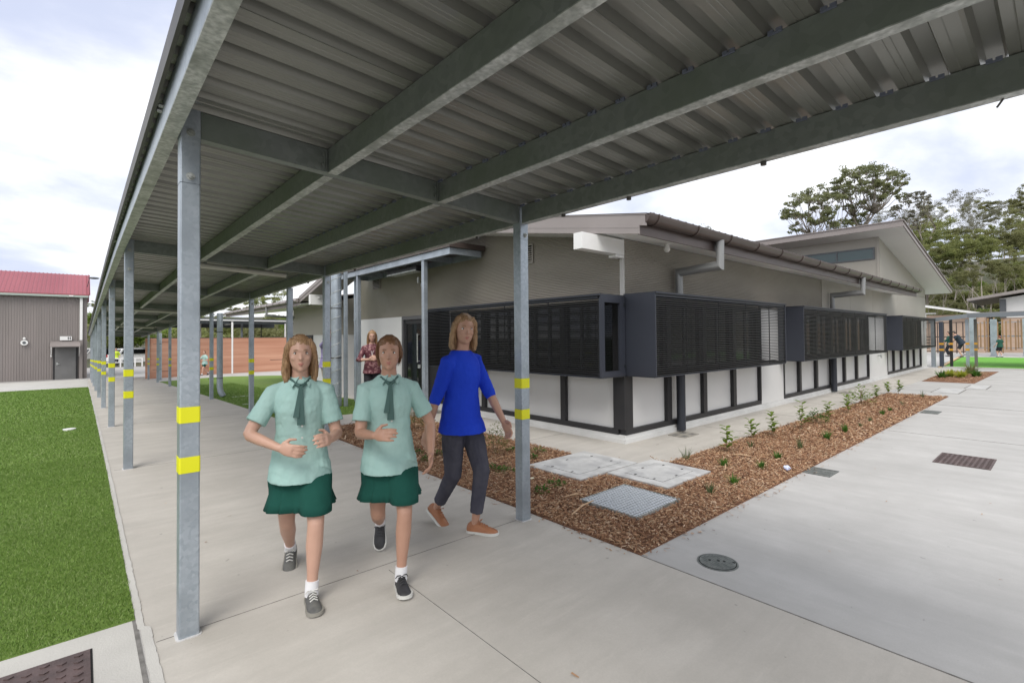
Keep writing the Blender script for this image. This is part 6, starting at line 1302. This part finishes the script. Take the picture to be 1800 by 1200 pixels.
    # lower garments
    if S['lower'] == 'skirt':
        c = MB(); n = 112; rs = []; hl_ = S.get('skirtlen', .19)
        for i in range(9):
            u = i/8; h = .05-u*(hl_+.05); fl = 1+.50*u*u; row = []
            off = Vector((S.get('swing', .02)*u*u, 0, 0))
            for j in range(n):
                a = 2*pi*j/n; pl_ = 1+.075*u*(((a*14/(2*pi)) % 1.0)-.5)+.03*u*sin(a*5+1)
                ln_ = 1.0
                for it in range(40):
                    P0 = lf*(cos(a)*.086*k*fl*pl_*ln_)+Vector((1, 0, 0))*(sin(a)*.066*k*fl*pl_*ln_)+off; bad = False
                    for nm2 in 'LR':
                        hp_, kn, an, ft = joints['k'+nm2]; tt_ = min(1.2, max(0, (hp_.z-(hipz+h*k))/max(.05, hp_.z-kn.z))); cc = hp_+(kn-hp_)*tt_
                        if (Vector((P0.x, P0.y))-Vector((cc.x, cc.y))).length < (.062-.014*tt_)*k+.006: bad = True
                    if not bad or h > -.055: break
                    ln_ += .04
                row.append(hipc+Vector((0, 0, h*k))+P0)
            rs.append(row)
        c.rings(rs, True, False); ob = raw(c, 'skirt', S['lowmat'], t); so_ = ob.modifiers.new('s', 'SOLIDIFY'); so_.thickness = 0.004; so_.offset = 1
    else:
        c = MB(); loft(c, [(hipc+up*(h*k)+fw*0, a*k*W, b*k*W, lf, fw) for h, a, b in ((-.05, .075, .062), (-.02, .096, .072), (.03, .092, .066), (.06, .080, .058))], 24)
        for nm in 'LR':
            hp_, kn, an, ft = joints['k'+nm]; e_ = S.get('leglen', .92)
            if e_ > 0.5: u = (e_-.5)*2; pts = [hp_, hp_.lerp(kn, .5), kn, kn.lerp(an, u*.5), kn.lerp(an, u)]; rs = [.054*k, .051*k, .0385*k, .0345*k, .030*k]
            else: pts = [hp_, hp_.lerp(kn, e_), hp_.lerp(kn, e_*2)]; rs = [.060*k, .056*k, .052*k]
            P2 = []; R2 = []
            for i in range(len(pts)-1):
                for q in range(4): u = q/4; P2.append(pts[i].lerp(pts[i+1], u)); R2.append(rs[i]*(1-u)+rs[i+1]*u)
            P2.append(pts[-1]); R2.append(rs[-1]); c.tube(P2, R2, 16); c.sphere(hp_, .052*k, 14, 8)
        fuse(c, 'trousers' if S.get('leglen', .92) > .5 else 'shorts', S['lowmat'], t, vox, 3, (0.04, 0.008) if near else None)
    # shoes
    for nm in 'LR':
        hp_, kn, an, ft = joints['k'+nm]; pit, yw = ft[3], ft[4]; F = Vector((cos(yw)*cos(pit), sin(yw)*cos(pit), -sin(pit))); Lf = Vector((-sin(yw), cos(yw), 0)); U = F.cross(Lf)*1.0
        if U.z < 0: U = -U
        base = an-U*.045*k
        def Q(a, b, c_): return base+F*(a*k)+Lf*(b*k)+U*(c_*k)
        shp = [(-.040, .012, .030, .0), (-.034, .0195, .042, .0), (-.015, .0225, .055, .0), (.005, .0225, .056, .0), (.03, .0235, .045, .001), (.06, .027, .034, .003), (.085, .0275, .027, .004), (.104, .021, .020, .003), (.113, .009, .012, .0)]
        u_ = MB(); s_ = MB(); rs = []; r2 = []
        for a, w_, h, o in shp:
            rs.append([Q(a, o*0+w_*cos(q)*(1 if sin(q) < .3 else .86), .008+max(0, (h-.008))*max(0, sin(q))**.7 if sin(q) > 0 else .006) for q in [2*pi*i/16 for i in range(16)]])
            r2.append([Q(a*1.02, w_*1.1*cx_, cz_) for cx_, cz_ in ((-1, .0), (1, .0), (1, .012), (-1, .012))])
        u_.rings(rs); s_.rings(r2); sh_o = raw(u_, 'shoe', S['shoe'], t); raw(s_, 'sole', S['sole'], sh_o)
        l_ = MB()
        for a in (.022, .034, .046, .058): hz = .049-(a-.02)*.36; l_.tube([Q(a, -.013, hz-.004), Q(a, 0, hz+.004), Q(a, .013, hz-.004)], .0022*k, 6)
        l_.tube([Q(.02, 0, .054), Q(.028, .018, .058), Q(.018, .024, .046)], .0016*k, 5); l_.tube([Q(.02, 0, .054), Q(.03, -.018, .058), Q(.02, -.024, .046)], .0016*k, 5)
        if near: raw(l_, 'laces', S.get('lace', sole_w), sh_o)
        if S.get('sock'):
            q_ = MB(); q_.tube([an-(an-kn).normalized()*0, an.lerp(kn, .16)], [.0235*k, .0235*k], 16); q_.tube([Q(0, 0, .03), an], [.024*k, .0235*k], 16); raw(q_, 'sock', sock_m, t)
    if S.get('phone'):
        sh, el, wr = joints[S['phone']]; c = MB(); d = (wr-el).normalized(); q = wr+d*.06; c.box(q.x-.02, q.x+.02, q.y-.035, q.y+.035, q.z-.07, q.z+.07); o = raw(c, 'phone', frame_m, None, False)
        o.parent = None; o.matrix_world = t.matrix_basis.copy() if False else Matrix.Translation(t.location) @ Matrix.Rotation(face, 4, 'Z'); tag(o, 'dark mobile phone held by the person in the %s' % S['phonewho'], 'phone')
    return t, joints
girls = dict(shirt=shirt_mint, lower='skirt', lowmat=skirt_green, sock=True, tie=True, collar=True, sleeve=0.72, hem=-.07, skirtlen=.18, skin=skin_a)
# front pair of students walking towards the camera
person(1.01, 3.13, radians(-106), 1.54, 'walking student with loose light brown hair, mint shirt, green skirt and grey sneakers', dict(girls, hair=hair_blonde, hairlen=.05, head=(0.0, 0.05), shoe=shoe_grey, sole=sole_g, twist=-.12,
    handL=(.19, .095, .60), elbL=(-.7, .45, -1), handR=(.135, -.075, .575), elbR=(-.6, -1, -.1), hdR=(.1, .5, 0), pnR=(-1, .1, 0), thumbR=(0, 0, 1), hdL=(.2, -.2, .2), pnL=(0, -1, -.2), thumbL=(0, 0, 1),
    footL=(.25, .05, 0.0, -.06, .08), footR=(-.33, -.05, .045, .55, -.1), hipz=.498, swing=.01), vox=.0052)
person(1.50, 2.93, radians(-112), 1.53, 'walking student with tied brown hair, mint shirt, green skirt and black sneakers', dict(girls, hair=hair_brown, hairlen=0, pony=True, head=(-.12, 0.05), shoe=shoe_black, sole=sole_w, lace=shoe_black, skin=skin_b, twist=.1,
    handL=(.10, .16, .50), elbL=(-.8, .6, 0), handR=(.20, -.07, .61), elbR=(-.8, -.5, -1), hdR=(.1, .4, .1), pnR=(-.3, 1, -.2), thumbR=(0, 0, 1),
    footL=(.24, .045, 0.0, -.10, .05), footR=(-.34, -.035, .13, .95, -.1), hipz=.500, swing=.01), vox=.0052)
# woman in blue
person(2.24, 3.17, radians(-84), 1.66, 'woman in royal blue top, grey trousers and tan shoes by the mulch bed', dict(shirt=blue_top, lower='trousers', lowmat=trouser_m, leglen=.90, sleeve=1.15, hem=-.06, hair=hair_blonde, hairlen=.035, head=(-.45, .08), shoe=shoe_tan, sole=sole_w, lace=shoe_tan, skin=skin_b, twist=.15,
    handL=(.17, .12, .50), elbL=(-.8, .5, -.4), handR=(-.06, -.16, .46), elbR=(-1, -.3, 0), footL=(.12, .03, 0.0, -.03, .40), footR=(-.26, -.04, .05, .55, .1), hipz=.524), vox=.0055)
# background people
person(*at(575, 11.9), radians(-60), 1.78, 'man in a lilac shirt holding a phone to his ear behind the walkway post', dict(shirt=purple_sh, lower='trousers', lowmat=beige_cl, leglen=.98, sleeve=1.9, hem=-.03, hair=hair_brown, head=(-.3, 0), shoe=shoe_black, sole=shoe_black, skin=skin_b, width=1.12, handR=(.07, -.075, .90), elbR=(.3, -1, -.6), hdR=(0, .1, .6), pnR=(0, 1, 0), handL=(.05, .15, .44), footL=(.05, .09, 0, 0, .2), footR=(-.03, -.09, 0, 0, -.2), hipz=.53), vox=.010)
person(*at(654, 10.4), radians(-115), 1.68, 'woman with long blonde hair and maroon patterned shirt by the white wall', dict(shirt=maroon, lower='trousers', lowmat=black_cl, leglen=.98, sleeve=1.3, hem=-.05, hair=hair_blonde, hairlen=.09, lanyard=True, head=(0, .25), shoe=shoe_black, sole=shoe_black, handR=(.18, -.04, .66), elbR=(-.3, -1, -.6), handL=(.18, .05, .67), elbL=(-.3, 1, -.6), footL=(.03, .08, 0, 0, .2), footR=(-.02, -.08, 0, 0, -.2), hipz=.53), vox=.010)
for (px, f, lb, hr, fc_) in ((360, 30.5, 'distant student in a mint shirt and green shorts walking along the rammed earth wall', hair_brown, radians(215)), (353, 31.6, 'distant student with lighter hair half hidden beside another near the rammed earth wall', hair_blonde, radians(205))):
    person(*at(px, f), fc_, 1.55, lb, dict(girls, tie=False, collar=False, lower='shorts', lowmat=skirt_green, leglen=.35, hair=hr, shoe=shoe_black, sole=shoe_black, handL=(.18, .12, .60), handR=(.2, -.1, .66), footL=(.26, .05, 0, -.05, 0), footR=(-.3, -.05, .06, .6, 0), hipz=.5), vox=.016)
person(*at(1690, 30.3), radians(95), 1.74, 'adult in dark shirt and shorts bending over near the silver column', dict(shirt=mat('navy_shirt', (0.01, 0.02, 0.035), None, rough=0.8), lower='shorts', lowmat=black_cl, leglen=.42, sleeve=.6, hem=-.05, hair=hair_dark, bend=.5, width=1.35, shoe=shoe_black, sole=shoe_black, handL=(.32, .1, .50), handR=(.30, -.1, .48), elbL=(-.4, .8, .3), elbR=(-.4, -.8, .3), footL=(.0, .14, 0, 0, .1), footR=(-.0, -.14, 0, 0, -.1), hipz=.50), z=0.0, vox=.014)
person(*at(1757, 29.9), radians(48), 1.32, 'child seen from behind in a dark green shirt beside the timber fence', dict(shirt=green_cl, lower='shorts', lowmat=black_cl, leglen=.42, sleeve=.6, hem=-.05, hair=mat('auburn_hair', (0.2, 0.06, 0.03), None, rough=0.6), width=1.1, shoe=shoe_black, sole=shoe_black, sock=True, handL=(.1, .16, .5), handR=(.12, -.15, .52), footL=(.05, .07, 0, 0, .1), footR=(-.05, -.07, 0, 0, -.1), hipz=.51), z=0.0, vox=.014)
person(*at(1668, 31.5), radians(100), 1.6, 'person in dark green behind the orange banded post at the dark fence', dict(shirt=green_cl, lower='trousers', lowmat=black_cl, leglen=.95, sleeve=1.5, hem=-.05, hair=hair_dark, shoe=shoe_black, sole=shoe_black, handL=(.25, .1, .6), handR=(.2, -.12, .55), footL=(.05, .07, 0, 0, .1), footR=(-.05, -.07, 0, 0, -.1), hipz=.51), z=0.0, vox=.014)
person(*at(204, 46), radians(-90), 1.75, 'person in a yellow hi-vis vest at the far end of the walkway', dict(shirt=hivis, lower='trousers', lowmat=black_cl, leglen=.95, sleeve=1.0, hem=-.05, hair=hair_dark, width=1.1, shoe=shoe_black, sole=shoe_black, handL=(.1, .16, .5), handR=(.12, -.15, .52), footL=(.05, .07, 0, 0, .1), footR=(-.05, -.07, 0, 0, -.1), hipz=.51), vox=.016)
